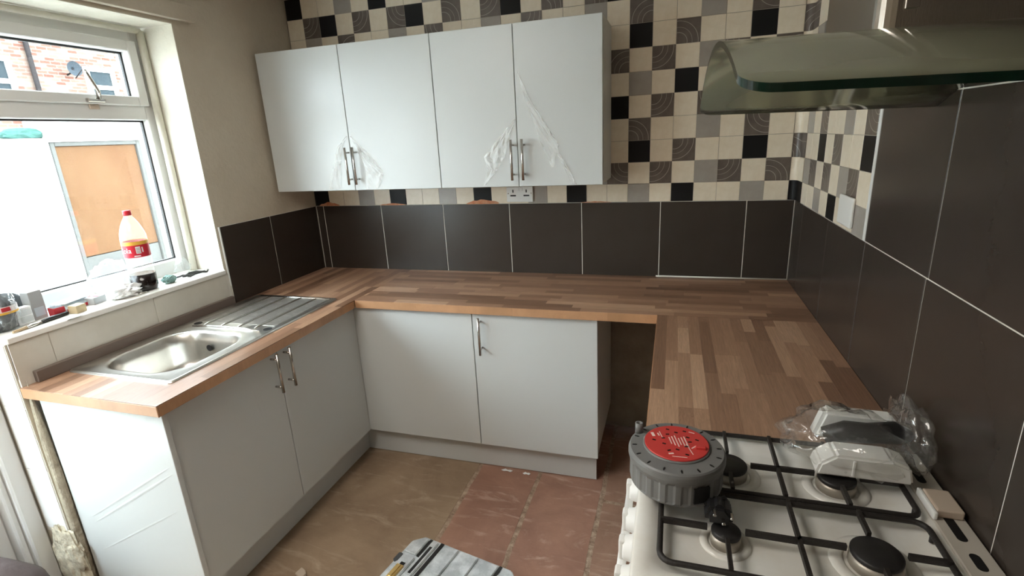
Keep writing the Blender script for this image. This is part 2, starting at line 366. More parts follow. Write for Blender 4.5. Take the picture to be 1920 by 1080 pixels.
def text_bm(body, size, extrude=0.0004):
    cu = bpy.data.curves.new('lettering', 'FONT'); cu.body = body; cu.size = size; cu.extrude = extrude; cu.align_x = 'CENTER'; cu.align_y = 'CENTER'
    o = bpy.data.objects.new('lettering_source', cu); me = bpy.data.meshes.new_from_object(o)
    bm = B(); bm.from_mesh(me); bpy.data.objects.remove(o); bpy.data.meshes.remove(me); bpy.data.curves.remove(cu)
    return bm

# ================================================================== SETTING
# ---- floor: mortar bed with sandstone flags
fl = struct(box('floor', -0.30, W+.3, FRONT-.2, .3, -.08, -.006, 'mortar'), 'stone flag floor of the kitchen')
def flag(x0, x1, y0, y1, m):
    bm = B(); nx = max(2, int((x1-x0)/.07)); ny = max(2, int((y1-y0)/.07)); g = .011
    grid = [[None]*(ny+1) for _ in range(nx+1)]
    for i in range(nx+1):
        for j in range(ny+1):
            x = x0+g+(x1-x0-2*g)*i/nx; y = y0+g+(y1-y0-2*g)*j/ny
            e = (i in (0, nx)) or (j in (0, ny))
            dx = .006*noise.noise(Vector((x*9, y*9, 3))) if e else 0
            z = -.0015+.0015*noise.noise(Vector((x*5, y*5, 0))) - (.003 if e else 0)
            grid[i][j] = bm.verts.new((x+dx, y+dx, z))
    for i in range(nx):
        for j in range(ny): bm.faces.new((grid[i][j], grid[i+1][j], grid[i+1][j+1], grid[i][j+1]))
    ext = bmesh.ops.extrude_edge_only(bm, edges=[e for e in bm.edges if e.is_boundary])
    for v in [g_ for g_ in ext['geom'] if isinstance(g_, bmesh.types.BMVert)]: v.co.z = -.02
    obj('flagstone', bm, m, fl, smooth=False)
for q in ((-.1, 1.182, -1.62, .02, 'stone_tan'), (1.182, 1.503, -1.33, .02, 'stone_red'), (1.503, 1.83, -1.5, .02, 'stone_red'), (1.83, W, -.66, .02, 'stone_mix'),
          (1.83, W, -1.75, -.66, 'stone_mix'), (-.1, .55, -2.5, -1.62, 'stone_tan'), (.55, 1.182, -2.3, -1.62, 'stone_tan'), (1.182, 1.503, -2.3, -1.33, 'stone_red'),
          (1.503, 1.83, -2.3, -1.5, 'stone_mix'), (1.83, W, -2.6, -1.75, 'stone_red'), (-.1, .55, -3.4, -2.5, 'stone_tan'), (.55, 1.182, -3.1, -2.3, 'stone_mix'), (1.182, 1.83, -3.2, -2.3, 'stone_tan'),
          (1.83, W, -3.5, -2.6, 'stone_mix'), (-.1, 1.182, FRONT, -3.4, 'stone_mix'), (1.182, W, FRONT, -3.5, 'stone_tan')): flag(*q)
struct(box('ceiling', -.3, W+.3, FRONT-.2, .3, CEIL, CEIL+.1, 'ceiling_paint'))

# ---- back wall
wb = struct(box('wall_back', -.3, W+.3, .008, .25, 0, CEIL, 'plaster_bare'))
# ---- right wall
wr = struct(box('wall_right', W+.008, W+.25, FRONT, .008, 0, CEIL, 'plaster_bare'))
# ---- left wall, with the window and door opening
OPY = -.752       # jamb beside the dark tiles
SILL = 1.088
HEAD = 2.195
DOORY = -2.66
bm = B()
add_box(bm, -.30, -.008, OPY, .008, 0, CEIL)
add_box(bm, -.30, -.008, -L, OPY, 0, SILL-.022)
add_box(bm, -.30, -.008, DOORY, OPY, HEAD, CEIL)
add_box(bm, -.30, -.008, FRONT, DOORY, 0, CEIL)
wl = struct(obj('wall_left', bm, 'plaster'))
# painted reveal linings of the opening
box('reveal_lining', -.20, -.0075, OPY-.004, OPY, SILL, HEAD, 'plaster_reveal', wl)
box('reveal_lining', -.20, -.0075, DOORY, OPY-.004, HEAD-.004, HEAD, 'plaster_reveal', wl)
bm = B(); add_tube(bm, [(-.178, OPY-.020, SILL+.001), (-.178, OPY-.020, HEAD-.02)], .016, 12)
add_tube(bm, [(-.178, OPY-.02, HEAD-.02), (-.178, -L, HEAD-.02)], .012, 10); obj('sealant_bead', bm, 'plaster_reveal', wl)
# wall behind the camera
struct(box('wall_front', -.3, W+.3, FRONT-.2, FRONT, 0, CEIL, 'plaster'))

# ---- tiling: dark wall tiles
def dark_tiles_y(x_edges, z0, z1, parent, y=0.0):
    for a, b in zip(x_edges, x_edges[1:]):
        box('wall_tile', a+.002, b-.002, y, y+.008, z0+.0015, z1-.0015, 'tile_dark', parent, bev=.0012, loc=((a+b)/2, y, z0))
box('grout', 0, W, .0018, .0079, ZW-.02, ZT, 'grout_white', wb)
dark_tiles_y([0.002, .052, .4523, .852, 1.2472, 1.6448, 2.0432, 2.4406, W-.001], ZW-.012, ZT, wb)
def dark_tiles_x(y_edges, z0, z1, parent, x, s):
    for a, b in zip(y_edges, y_edges[1:]):
        a, b = min(a, b), max(a, b)
        box('wall_tile', x, x+s*.008, a+.002, b-.002, z0+.0015, z1-.0015, 'tile_dark', parent, bev=.0012, loc=(x, (a+b)/2, z0))
# left wall: two dark tiles beside the sink
box('grout', -.0079, -.0018, -.735, 0, ZW-.02, ZT, 'grout_white', wl)
dark_tiles_x([-.001, -.395, -.735], ZW-.012, ZT, wl, 0, -1)
box('tile_trim', -.007, .001, -.741, -.7355, 1.0, ZT, 'upvc', wl)
# right wall
RG = [-.002, -.175, -.573, -.973, -1.375, -1.775, -2.175, -2.575, -2.975]
box('grout', W+.0018, W+.0079, -2.98, 0, ZW-.02, ZT, 'grout_white', wr)
dark_tiles_x(RG, ZW-.012, ZT, wr, W, 1)
box('grout', W+.0018, W+.0079, -2.98, -.962, ZT, CEIL, 'grout_white', wr)
RG2 = [-.966, -1.385, -1.785, -2.185, -2.585, -2.98]
for k in range(3): dark_tiles_x(RG2, ZT+.396*k, min(ZT+.396*(k+1), CEIL), wr, W, 1)
dark_tiles_x([-1.4, -1.775, -2.175, -2.575, -2.975], .50, ZW-.012, wr, W, 1)
box('tile_trim', W-.002, W+.007, -.966, -.950, ZT+.001, CEIL, 'upvc', wr, bev=.001)

# ---- mosaic: small square tiles, five by five repeat
PAT = {-1: 'CGCKC', 0: 'DCDCG', 1: 'CKCDC', 2: 'CDCCG', 3: 'KCDCD'}
MM = {'C': 'mosaic_cream', 'G': 'mosaic_grey', 'D': 'mosaic_swirl', 'K': 'mosaic_black'}
def pat(row, c): return PAT[(row+1) % 5 - 1][(c+1) % 5]
tile_mesh = {}
def mosaic_mesh(t, w, h):
    k = (t, round(w, 4), round(h, 4))
    if k not in tile_mesh: tile_mesh[k] = mesh_of(add_box(B(), -w/2+.0009, w/2-.0009, 0, .007, -h/2+.0009, h/2-.0009, .0007), MM[t], 'mosaic_tile')
    return tile_mesh[k]
def mosaic_back(row, c):
    x0 = max(MX+c*MP, .001); x1 = MX+(c+1)*MP
    z0 = MZ+row*MP; z1 = min(z0+MP, CEIL)
    if row == -1: z0 = ZT+.001
    linked('mosaic_tile', mosaic_mesh(pat(row, c), x1-x0, z1-z0), wb, ((x0+x1)/2, 0, (z0+z1)/2))
box('mosaic_grout', 0, MX+7*MP, .0012, .0079, ZT, CEIL, 'grout_mosaic', wb)
for row in range(-1, 11):
    for c in range(-18, 7):
        if 1 <= row <= 6 and c < -2: continue       # behind the wall cupboards
        mosaic_back(row, c)
def mosaic_right(row, c, y1):
    y0 = y1-MP
    z0 = MZ+row*MP; z1 = min(z0+MP, CEIL)
    if row == -1: z0 = ZT+.001
    linked('mosaic_tile', mosaic_mesh(pat(row, c), MP, z1-z0), wr, (W, (y0+y1)/2, (z0+z1)/2), rotz=-PI/2)
YC = -.105
box('mosaic_grout', W+.0012, W+.0079, -.951, 0, ZT, CEIL, 'grout_mosaic', wr)
for row in range(-1, 11):
    for i in range(8): mosaic_right(row, 8+i, YC-i*MP)
# tiles bent round the corner
X7 = MX+7*MP; RC = .030
for row in range(-1, 11):
    z0 = ZT+.001 if row == -1 else MZ+row*MP+.0009; z1 = min(MZ+(row+1)*MP, CEIL)-.0009
    path = [(X7+.001, 0)] + [(W-RC+RC*math.sin(a), -RC+RC*math.cos(a)) for a in [PI/2*k/12 for k in range(13)]] + [(W, YC+.001)]
    bm = B(); lo = [bm.verts.new((x, y, z0)) for x, y in path]; hi = [bm.verts.new((x, y, z1)) for x, y in path]
    for k in range(len(path)-1): bm.faces.new((lo[k], lo[k+1], hi[k+1], hi[k]))
    back = [(X7+.001, .007), (W+.006, .007), (W+.006, YC+.001)]
    o = obj('mosaic_tile', bm, MM[pat(row, 7)], wb, loc=(W-.02, 0, (z0+z1)/2))
    md = o.modifiers.new('thickness', 'SOLIDIFY'); md.thickness = .002; md.offset = -1
# torn terracotta backing showing below the mosaic
for (xa, xb, h) in ((.03, .17, .030), (.45, .62, .016), (1.00, 1.19, .034), (1.64, 1.80, .009)):
    n = 9; poly = [(xa, ZT)] + [(xa+(xb-xa)*k/n, ZT+h*(.25+.75*math.sin(PI*k/n))*(.6+.5*abs(noise.noise(Vector((k*1.3, xa*9, 0)))))) for k in range(n+1)] + [(xb, ZT)]
    obj('torn_backing', add_prism(B(), poly, -.0018, .0005, axis='Y'), 'terracotta', wb)

# ---- cream tiles below the sill, upstand
box('grout', -.0079, -.003, -L+.002, OPY+.012, ZW+.03, SILL-.022, 'grout_white', wl)
for a, b in ((-.757, -1.146), (-1.146, -1.549), (-1.549, -1.671)):
    box('sill_tile', -.0075, 0, b+.001, a-.001, ZW-.012, SILL-.0225, 'tile_cream', wl, bev=.001, loc=(0, (a+b)/2, ZW))
up = struct(box('trim_1', .0005, .020, -1.63, -.752, ZW+.0005, .952, 'upstand', bev=.002), 'dark brown upstand strip along the wall behind the sink')
# sill board
sl = struct(box('trim_2', -.20, .006, -L+.001, OPY-.005, SILL-.022, SILL, 'sill_white', bev=.003), 'white window sill board littered with small things')
# window end of the wall by the door: white reveal tiles, cement strip, broken plaster
box('grout', -.130, -.0085, -L-.003, -L-.0002, .30, SILL-.023, 'grout_white', wl)
for z0, z1 in ((.829, SILL-.024), (.574, .829), (.318, .574)):
    box('reveal_tile', -.122, -.012, -L-.006, -L-.001, z0+.001, z1-.001, 'tile_white', wl, bev=.001, loc=(-.067, -L, z0))
bm = B(); blob(bm, (.008, -L+.012, .43), (.021, .016, .47), 3, .06, 4.0, 2.0, floor=0.0); obj('cement_strip', bm, 'cement', wl)
bm = B(); blob(bm, (-.045, -L-.005, .17), (.080, .022, .17), 4, .10, 4.0, 5.0, floor=0.0, sharp=False); obj('broken_plaster', bm, 'rubble', wl)

# ---- curtain batten above the window
tag(box('curtain_batten', -.0075, .022, -2.5, -.656, 2.208, 2.278, 'plaster', bev=.002), 'painted wooden batten board above the kitchen window', 'batten')

# ---- window
FX0, FX1 = -.265, -.20
win = struct(thing('window_1', 'white plastic framed window above the sink', 'window', (FX1, -1.2, SILL)))
YR = -.766; YL = -L
def wbar(n, y0, y1, z0, z1, x0=FX0, x1=FX1, m='upvc', p=win, bev=.004): return box(n, x0, x1, y0, y1, z0, z1, m, p, bev)
frame = B()
for (y0, y1, z0, z1) in ((YR-.046, YR, SILL, 2.172), (YL, YL+.06, SILL, 2.172), (YL+.06, YR-.046, 2.118, 2.172), (YL+.06, YR-.046, SILL, 1.158), (YL+.06, YR-.046, 1.802, 1.872)):
    add_box(frame, FX0, FX1, y0, y1, z0, z1, .004)
wf = obj('window_frame', frame, 'upvc', win)
# opening vent sash at the top
sash = B()
sy0, sy1, sz0, sz1 = YL+.05, YR-.030, 1.862, 2.132
for (y0, y1, z0, z1) in ((sy1-.045, sy1, sz0, sz1), (sy0, sy0+.045, sz0, sz1), (sy0+.045, sy1-.045, sz1-.045, sz1), (sy0+.045, sy1-.045, sz0, sz0+.04)):
    add_box(sash, FX0-.005, FX1+.014, y0, y1, z0, z1, .004)
ws = obj('vent_sash', sash, 'upvc', win)
g = B()
for (y0, y1, z0, z1) in ((sy1-.053, sy1-.044, sz0+.04, sz1-.044), (sy0+.045, sy1-.045, sz1-.053, sz1-.044)): add_box(g, -.240, -.228, y0, y1, z0, z1)
obj('gasket', g, 'rubber', ws)
box('vent_pane', -.236, -.232, sy0+.04, sy1-.04, sz0+.035, sz1-.04, 'window_glass', ws)
g = B()
for (y0, y1, z0, z1) in ((YR-.053, YR-.045, 1.158, 1.802), (YL+.06, YR-.046, 1.795, 1.803), (YL+.06, YR-.046, 1.157, 1.163)): add_box(g, -.246, -.232, y0, y1, z0, z1)
obj('gasket', g, 'rubber', win)
box('window_pane', -.240, -.236, YL+.055, YR-.042, 1.153, 1.806, 'window_glass', win)
# peg stay / handle of the vent
h = B(); add_box(h, FX1+.012, FX1+.032, -1.075, -1.005, 1.868, 1.884, .003); add_tube(h, [(FX1+.03, -1.030, 1.884), (FX1+.055, -1.045, 1.91), (FX1+.075, -1.082, 1.962), (FX1+.078, -1.094, 1.985)], [.009, .008, .006, .005], 8)
obj('vent_handle', h, 'chrome', ws)
box('handle_packer', FX1+.0005, FX1+.008, -1.060, -1.020, 1.842, 1.862, 'beige_plastic', win, bev=.002)

# ---- glazed back door beside the window
dr = struct(thing('door_1', 'white plastic glazed back door beside the window', 'door', (FX1, -2.1, 0)))
d = B()
add_box(d, -.265, -.130, -L-.062, -L-.0065, 0.0, HEAD-.005, .006)
add_box(d, -.265, -.150, -L-.085, -L-.062, 0.0, HEAD-.005, .006)
add_box(d, -.265, -.130, DOORY, DOORY+.06, 0.0, HEAD-.005, .006); add_box(d, -.265, -.130, DOORY+.06, -L-.085, HEAD-.07, HEAD-.005, .006)
obj('door_frame', d, 'upvc', dr)
d = B(); y0, y1 = DOORY+.0605, -L-.0855
add_box(d, -.255, -.190, y1-.10, y1, .002, HEAD-.071, .006); add_box(d, -.255, -.190, y0, y0+.10, .002, HEAD-.071, .006)
add_box(d, -.255, -.190, y0+.10, y1-.10, .002, .14, .006); add_box(d, -.255, -.190, y0+.10, y1-.10, HEAD-.175, HEAD-.075, .006)
lf = obj('door_leaf', d, 'upvc', dr)
g = B(); add_box(g, -.235, -.186, y1-.108, y1-.099, .14, HEAD-.175); obj('gasket', g, 'rubber', lf)
box('door_pane', -.226, -.222, y0+.09, y1-.09, .13, HEAD-.165, 'window_glass', lf)
h = B(); add_box(h, -.19, -.176, y1-.062, y1-.034, .95, 1.16, .004); add_tube(h, [(-.176, y1-.048, 1.05), (-.135, y1-.048, 1.05), (-.13, y1-.17, 1.05)], .009, 8); obj('door_handle', h, 'upvc', lf)

# ---- ceiling lamp (made up to fill the room with light, out of view)
lm = thing('fill_panel', 'added square fill light panel in a white frame on the ceiling', 'fill_lamp', (*FILL_XY, CEIL))
bm = B()
for (a, b, c_, d_) in ((-.48, .48, -.48, -.455), (-.48, .48, .455, .48), (-.48, -.455, -.455, .455), (.455, .48, -.455, .455)): add_box(bm, FILL_XY[0]+a, FILL_XY[0]+b, FILL_XY[1]+c_, FILL_XY[1]+d_, 2.425, CEIL, .003)
obj('frame', bm, 'upvc', lm)
box('diffuser', FILL_XY[0]-.455, FILL_XY[0]+.455, FILL_XY[1]-.455, FILL_XY[1]+.455, 2.43, 2.44, 'fill_diffuser', lm)

# ================================================================== OUTSIDE
struct(box('ground_yard', -20, -.3, -8, 16, -.25, -.15, 'concrete'), 'grey concrete ground of the back yard')
GX = -2.1
GY0, GY1 = .0, .63
bm = B(); add_box(bm, GX-.22, GX, -6, GY0-.04, -.15, 1.80, .01); add_box(bm, GX-.22, GX, GY0-.04, 7, 1.775, 1.93, .01); add_box(bm, GX-.22, GX, GY1+.04, 7, -.15, 1.775, .0)
struct(obj('wall_yard', bm, 'wall_painted'), 'white painted yard wall outside the window')
gt = thing('yard_gate', 'orange brown boarded gate in the white yard wall', 'gate', (GX-.05, (GY0+GY1)/2, -.15))
box('board', GX-.10, GX-.05, GY0+.0105, GY1-.0105, .93, 1.7445, 'ply_board', gt, bev=.004)
box('lower_board', GX-.10, GX-.05, GY0+.0105, GY1-.0105, -.12, .925, 'gate_grey', gt, bev=.004)
bm = B(); add_box(bm, GX-.10, GX-.03, GY0-.020, GY0+.010, -.15, 1.774, .004); add_box(bm, GX-.10, GX-.03, GY1-.010, GY1+.020, -.15, 1.774, .004); add_box(bm, GX-.10, GX-.03, GY0+.010, GY1-.010, 1.745, 1.774, .004)
obj('gate_frame', bm, 'gate_grey', gt)
bm = B(); blob(bm, (GX-.11, -.11, 1.83), (.08, .155, .045), 3, .12, 2.5, 1.0, floor=1.801)
tag(obj('garden_cover', bm, 'tarp_green'), 'folded teal green cover lying on top of the yard wall', 'cover')
# terraced house opposite
HX = -12.0
hs = thing('terraced_house', 'pale brick terraced house across the yard with white windows', 'house', (HX, 7, -.15))
openings = ((5.05, 5.90, 2.85, 3.90), (7.45, 8.20, 2.90, 3.86))
bm = B(); add_box(bm, HX-.6, HX, -4, 16, -.15, 7.2); obj('brick_wall', bm, 'brickwork', hs)
bm = B(); add_prism(bm, [(HX+.35, 7.1), (HX+.35, 7.22), (HX-3.5, 10.0), (HX-3.5, 7.1)], -4.2, 16.2, axis='Y'); obj('roof', bm, 'roof_slate', hs)
for (a, b, c_, d_) in openings:
    bm = B(); t = .11
    for q in ((a, b, d_-t, d_), (a, b, c_, c_+t), (a, a+t, c_+t, d_-t), (b-t, b, c_+t, d_-t), (a+t, b-t, (c_+d_)/2-.05, (c_+d_)/2+.05)): add_box(bm, HX+.001, HX+.06, *q)
    w_ = obj('house_window', bm, 'upvc', hs)
    for z0, z1 in ((c_+t, (c_+d_)/2-.05), ((c_+d_)/2+.05, d_-t)): box('pane', HX+.001, HX+.03, a+t, b-t, z0, z1, 'window_dark', w_)
bm = B(); add_tube(bm, [(HX+.07, 6.30, -.1), (HX+.07, 6.30, 7.0)], .05, 10); obj('drainpipe', bm, 'pipe_grey', hs)
sd = thing('satellite_dish', 'grey satellite dish on the brick house wall', 'dish', (HX+.1, 7.06, 3.70))
bm = B(); add_lathe(bm, [(.17, .075), (.12, .035), (.06, .01), (.005, 0), (.06, .004), (.12, .03), (.167, .07)], (HX+.22, 7.06, 3.74), 20, axis='X', cap=False); obj('dish', bm, 'dish_grey', sd)
bm = B(); add_tube(bm, [(HX, 7.06, 3.62), (HX+.2, 7.06, 3.68), (HX+.22, 7.06, 3.74)], .02, 8); add_tube(bm, [(HX+.25, 7.06, 3.53), (HX+.52, 7.06, 3.70)], .012, 6); obj('bracket', bm, 'pipe_grey', sd)

# ================================================================== KITCHEN UNITS
def bar_handle(p0, p1, out, parent, name='handle'):
    """bar handle between two points standing off the door in direction out"""
    p0, p1, out = Vector(p0), Vector(p1), Vector(out); bm = B(); add_tube(bm, [p0, p1], .0062, 12)
    for t in (.14, .86):
        q = p0.lerp(p1, t); add_tube(bm, [q, q-out], .0045, 8)
    return obj(name, bm, 'chrome', parent)
def film_strip(parent, left, right, y, seed, amp=.012, name='protective_film'):
    """crumpled sheet of peeled film between two polylines (x,z) in front of a door plane facing -y"""
    n = 16; m_ = 7
    def samp(pl, t):
        t *= len(pl)-1; i = min(int(t), len(pl)-2); f = t-i
        return (pl[i][0]*(1-f)+pl[i+1][0]*f, pl[i][1]*(1-f)+pl[i+1][1]*f)
    bm = B(); G = []
    for i in range(n+1):
        a = samp(left, i/n); b = samp(right, i/n); row = []
        for j in range(m_+1):
            s = j/m_; x = a[0]*(1-s)+b[0]*s; z = a[1]*(1-s)+b[1]*s
            k = noise.noise(Vector((x*38+seed, z*14, seed)))+.6*noise.noise(Vector((x*85, z*30+seed, seed)))
            env = .35+.65*math.sin(PI*min(1, i/n*1.1))
            row.append(bm.verts.new((x, y-.003-amp*abs(k)*1.6*env, z)))
        G.append(row)
    for i in range(n):
        for j in range(m_): bm.faces.new((G[i][j], G[i][j+1], G[i+1][j+1], G[i+1][j]))
    o = obj(name, bm, 'film', parent)
    if sum(p.normal.y for p in o.data.polygons) > 0: o.data.flip_normals()      # outer face towards the room
    return o

# ---- wall cupboards
UZ0, UZ1, UY = 1.418, 2.122, -.312
def carcass(bm, x0, x1, y0, y1, z0, z1, t=.016, top=True, open_dir='-y'):
    add_box(bm, x0, x0+t, y0, y1, z0, z1); add_box(bm, x1-t, x1, y0, y1, z0, z1); add_box(bm, x0+t, x1-t, y0, y1, z0, z0+t)
    if top: add_box(bm, x0+t, x1-t, y0, y1, z1-t, z1)
    if open_dir == '-y': add_box(bm, x0+t, x1-t, y1-t, y1, z0+t, z1-(t if top else 0))
def wall_cupboard(x0, xm, x1, label):
    t = thing('wall_cupboard', label, 'cupboard', ((x0+x1)/2, -.15, UZ0), 'wall cupboards above the worktop')
    bm = B(); carcass(bm, x0, x1, UY+.0205, -.0005, UZ0+.004, UZ1-.002); obj('carcass', bm, 'cabinet_matt', t)
    ds = []
    for a, b in ((x0, xm), (xm, x1)):
        ds.append(box('door', a+.0016, b-.0016, UY, UY+.019, UZ0, UZ1, 'cabinet_gloss', t, bev=.0015))
    return t, ds
t, ds = wall_cupboard(.012, .506, 1.000, 'glossy white double wall cupboard next to the plain plaster wall')
bar_handle((.494, UY-.033, 1.449), (.494, UY-.033, 1.636), (0, -.033, 0), ds[0]); bar_handle((.538, UY-.033, 1.449), (.538, UY-.033, 1.636), (0, -.033, 0), ds[1])
film_strip(ds[0], [(.497, 1.692), (.435, 1.640), (.395, 1.540), (.340, 1.425)], [(.503, 1.692), (.465, 1.640), (.440, 1.540), (.420, 1.425)], UY, 1.0)
film_strip(ds[1], [(.515, 1.690), (.560, 1.620), (.585, 1.530), (.575, 1.422)], [(.522, 1.690), (.610, 1.610), (.695, 1.500), (.640, 1.422)], UY, 4.0)
t, ds = wall_cupboard(1.0005, 1.402, 1.797, 'glossy white double wall cupboard nearest the chequered tiles and hood')
bar_handle((1.379, UY-.033, 1.449), (1.379, UY-.033, 1.634), (0, -.033, 0), ds[0]); bar_handle((1.432, UY-.033, 1.449), (1.432, UY-.033, 1.634), (0, -.033, 0), ds[1])
film_strip(ds[0], [(1.398, 1.726), (1.320, 1.650), (1.235, 1.560), (1.255, 1.500), (1.225, 1.430)], [(1.400, 1.720), (1.365, 1.640), (1.340, 1.560), (1.300, 1.500), (1.237, 1.430)], UY, 7.0)
film_strip(ds[1], [(1.415, 1.935), (1.450, 1.800), (1.490, 1.690), (1.535, 1.560), (1.565, 1.500)], [(1.417, 1.930), (1.480, 1.790), (1.545, 1.690), (1.600, 1.600), (1.575, 1.510)], UY, 11.0)
film_strip(ds[1], [(1.565, 1.590), (1.590, 1.560), (1.630, 1.480), (1.655, 1.422)], [(1.585, 1.590), (1.606, 1.560), (1.650, 1.480), (1.678, 1.422)], UY, 15.0, amp=.008)

# ---- base units
DZ0, DZ1 = .163, .866
t = thing('base_cupboard', 'white corner base cupboard with blank panel and one handled door', 'cupboard', (1.2, -.3, 0), 'base cupboards under the worktop')
bm = B(); carcass(bm, .605, 1.800, -.561, -.012, .155, .868, top=False)
for x in (.66, 1.74): add_box(bm, x, x+.03, -.30, -.27, 0, .155); add_box(bm, x, x+.03, -.50, -.48, 0, .155)
obj('carcass', bm, 'cabinet_matt', t)
box('corner_panel', .5625, 1.2165, -.580, -.5615, DZ0, DZ1, 'cabinet_gloss', t, bev=.0015)
dd = box('door', 1.2205, 1.806, -.580, -.5615, DZ0, DZ1, 'cabinet_gloss', t, bev=.0015)
bar_handle((1.262, -.615, .668), (1.262, -.615, .852), (0, -.035, 0), dd)
t = thing('base_cupboard', 'white double door sink cupboard with glossy end panel', 'cupboard', (.3, -1.12, 0), 'base cupboards under the worktop')
bm = B(); tt = .016; x0, x1, y0, y1 = .022, .561, -1.632, -.62
add_box(bm, x0, x1, y0, y0+tt, .155, .868); add_box(bm, x0, x1, y1-tt, y1, .155, .868); add_box(bm, x0, x1, y0+tt, y1-tt, .155, .171); add_box(bm, x0, x0+.006, y0+tt, y1-tt, .171, .70)
for y in (-1.58, -.70): add_box(bm, .25, .28, y, y+.03, 0, .155); add_box(bm, .45, .47, y, y+.03, 0, .155)
obj('carcass', bm, 'cabinet_matt', t)
box('end_panel', .030, .590, -1.652, -1.634, .002, .868, 'cabinet_gloss', t, bev=.0015)
d1 = box('door', .5615, .580, -1.128, -.583, DZ0, DZ1, 'cabinet_gloss', t, bev=.0015)
d2 = box('door', .5615, .580, -1.632, -1.132, DZ0, DZ1, 'cabinet_gloss', t, bev=.0015)
bar_handle((.614, -1.094, .690), (.614, -1.094, .862), (.034, 0, 0), d1); bar_handle((.614, -1.168, .694), (.614, -1.168, .862), (.034, 0, 0), d2)
# creases in the protective film of the end panel and smears of film on the doors
def crease(p0, p1, nrm, w_, parent, name='film_crease'):
    p0, p1, nrm = Vector(p0), Vector(p1), Vector(nrm); t_ = (p1-p0).normalized(); s_ = nrm.cross(t_); bm = B(); n = 10; rows = []
    for i in range(n+1):
        q = p0.lerp(p1, i/n); k = math.sin(PI*i/n)**.5*w_*(1+.3*noise.noise(q*40))
        rows.append([bm.verts.new(q-s_*k+nrm*.0004), bm.verts.new(q+nrm*(.0004+k*.12)), bm.verts.new(q+s_*k+nrm*.0004)])
    for a, b in zip(rows, rows[1:]):
        for j in range(2): bm.faces.new((a[j], b[j], b[j+1], a[j+1]))
    return obj(name, bm, 'cabinet_gloss', parent)
ep = [c for c in t.children if c.name.startswith('end_panel')][0]
for (a, b, w_) in (((.100, .384), (.576, .677), .006), ((.098, .355), (.578, .650), .007), ((.080, .772), (.235, .833), .004), ((.100, .235), (.555, .500), .005)):
    crease((a[0], -1.652, a[1]), (b[0], -1.652, b[1]), (0, -1, 0), w_, ep)
for (a, b, w_, dd_) in (((-1.290, .785), (-1.268, .610), .010, d2), ((-1.262, .745), (-1.245, .640), .007, d2), ((-1.075, .575), (-1.040, .470), .006, d1), ((-1.125, .610), (-1.065, .655), .003, d1)):
    crease((.580, a[0], a[1]), (.580, b[0], b[1]), (1, 0, 0), w_, dd_)
# plinths
tag(box('plinth', .512, 1.790, -.518, -.502, .0015, .160, 'plinth_grey', bev=.001), 'grey white plinth board below the corner cupboard', 'plinth', 'plinth boards')
tag(box('plinth', .496, .512, -1.633, -.503, .0015, .160, 'plinth_grey', bev=.001), 'grey white plinth board below the sink cupboard', 'plinth', 'plinth boards')

# ---- worktops with wood staves
unit_bm = add_box(B(), -.5, .5, -.5, .5, -.5, .5)
STAVE = mesh_of(unit_bm, 'stave_wood', 'stave')
def staves(parent, x0, x1, y0, y1, along, hole=None, w=.040):
    base = WL[parent.name]
    lo, hi = (y0, y1) if along == 'x' else (x0, x1); a0, a1 = (x0, x1) if along == 'x' else (y0, y1)
    n = max(1, round((hi-lo)/w)); dw = (hi-lo)/n
    for i in range(n):
        c0, c1 = lo+i*dw, lo+(i+1)*dw; a = a0 - random.uniform(0, .3)
        while a < a1-.001:
            ln = random.uniform(.20, .52); b = min(a+ln, a1); s = max(a, a0); a += ln
            if b-s < .004: continue
            if a1-b < .05: b = a1; a = a1
            rects = [(s, b, c0, c1)] if along == 'x' else [(c0, c1, s, b)]
            if hole:
                out = []
                for (p, q, r, u) in rects:
                    hx0, hx1, hy0, hy1 = hole
                    if q <= hx0 or p >= hx1 or u <= hy0 or r >= hy1: out.append((p, q, r, u)); continue
                    if r < hy0: out.append((p, q, r, hy0))
                    if u > hy1: out.append((p, q, hy1, u))
                    r2, u2 = max(r, hy0), min(u, hy1)
                    if p < hx0: out.append((p, hx0, r2, u2))
                    if q > hx1: out.append((hx1, q, r2, u2))
                rects = out
            for (p, q, r, u) in rects:
                if q-p < .002 or u-r < .002: continue
                o = linked('stave', STAVE, parent, Vector(((p+q)/2, (r+u)/2, ZW-.001)) - base)
                if along == 'x': o.scale = (q-p-.0002, u-r-.0002, .002)
                else: o.rotation_euler = (0, 0, PI/2); o.scale = (u-r-.0002, q-p-.0002, .002)
TH = .040
def edge(parent, pts, name='front_edge'):
    return None
# left run (with the sink cut-out)
HOLE = (.050, .488, -1.510, -.640)
t = thing('worktop', 'butcher block worktop run holding the steel sink', 'worktop', (.3, -.84, ZW-TH), 'wood worktop runs')
bm = B(); zb, zt_ = ZW-TH, ZW-.002
add_box(bm, .001, HOLE[0], -L+.004, -.001, zb, zt_); add_box(bm, HOLE[1], .600, -L+.004, -.001, zb, zt_)
add_box(bm, HOLE[0], HOLE[1], -L+.004, HOLE[2], zb, zt_); add_box(bm, HOLE[0], HOLE[1], HOLE[3], -.001, zb, zt_)
obj('core', bm, 'edge_wood', t)
staves(t, .001, .612, -L-.004, -.001, 'y', HOLE)
box('end_edge', -.004, .612, -L-.004, -L+.004, zb, ZW-.002, 'edge_wood', t, bev=.002)
box('front_edge', .600, .612, -L+.004, -.612, zb, ZW-.002, 'edge_wood', t, bev=.002)
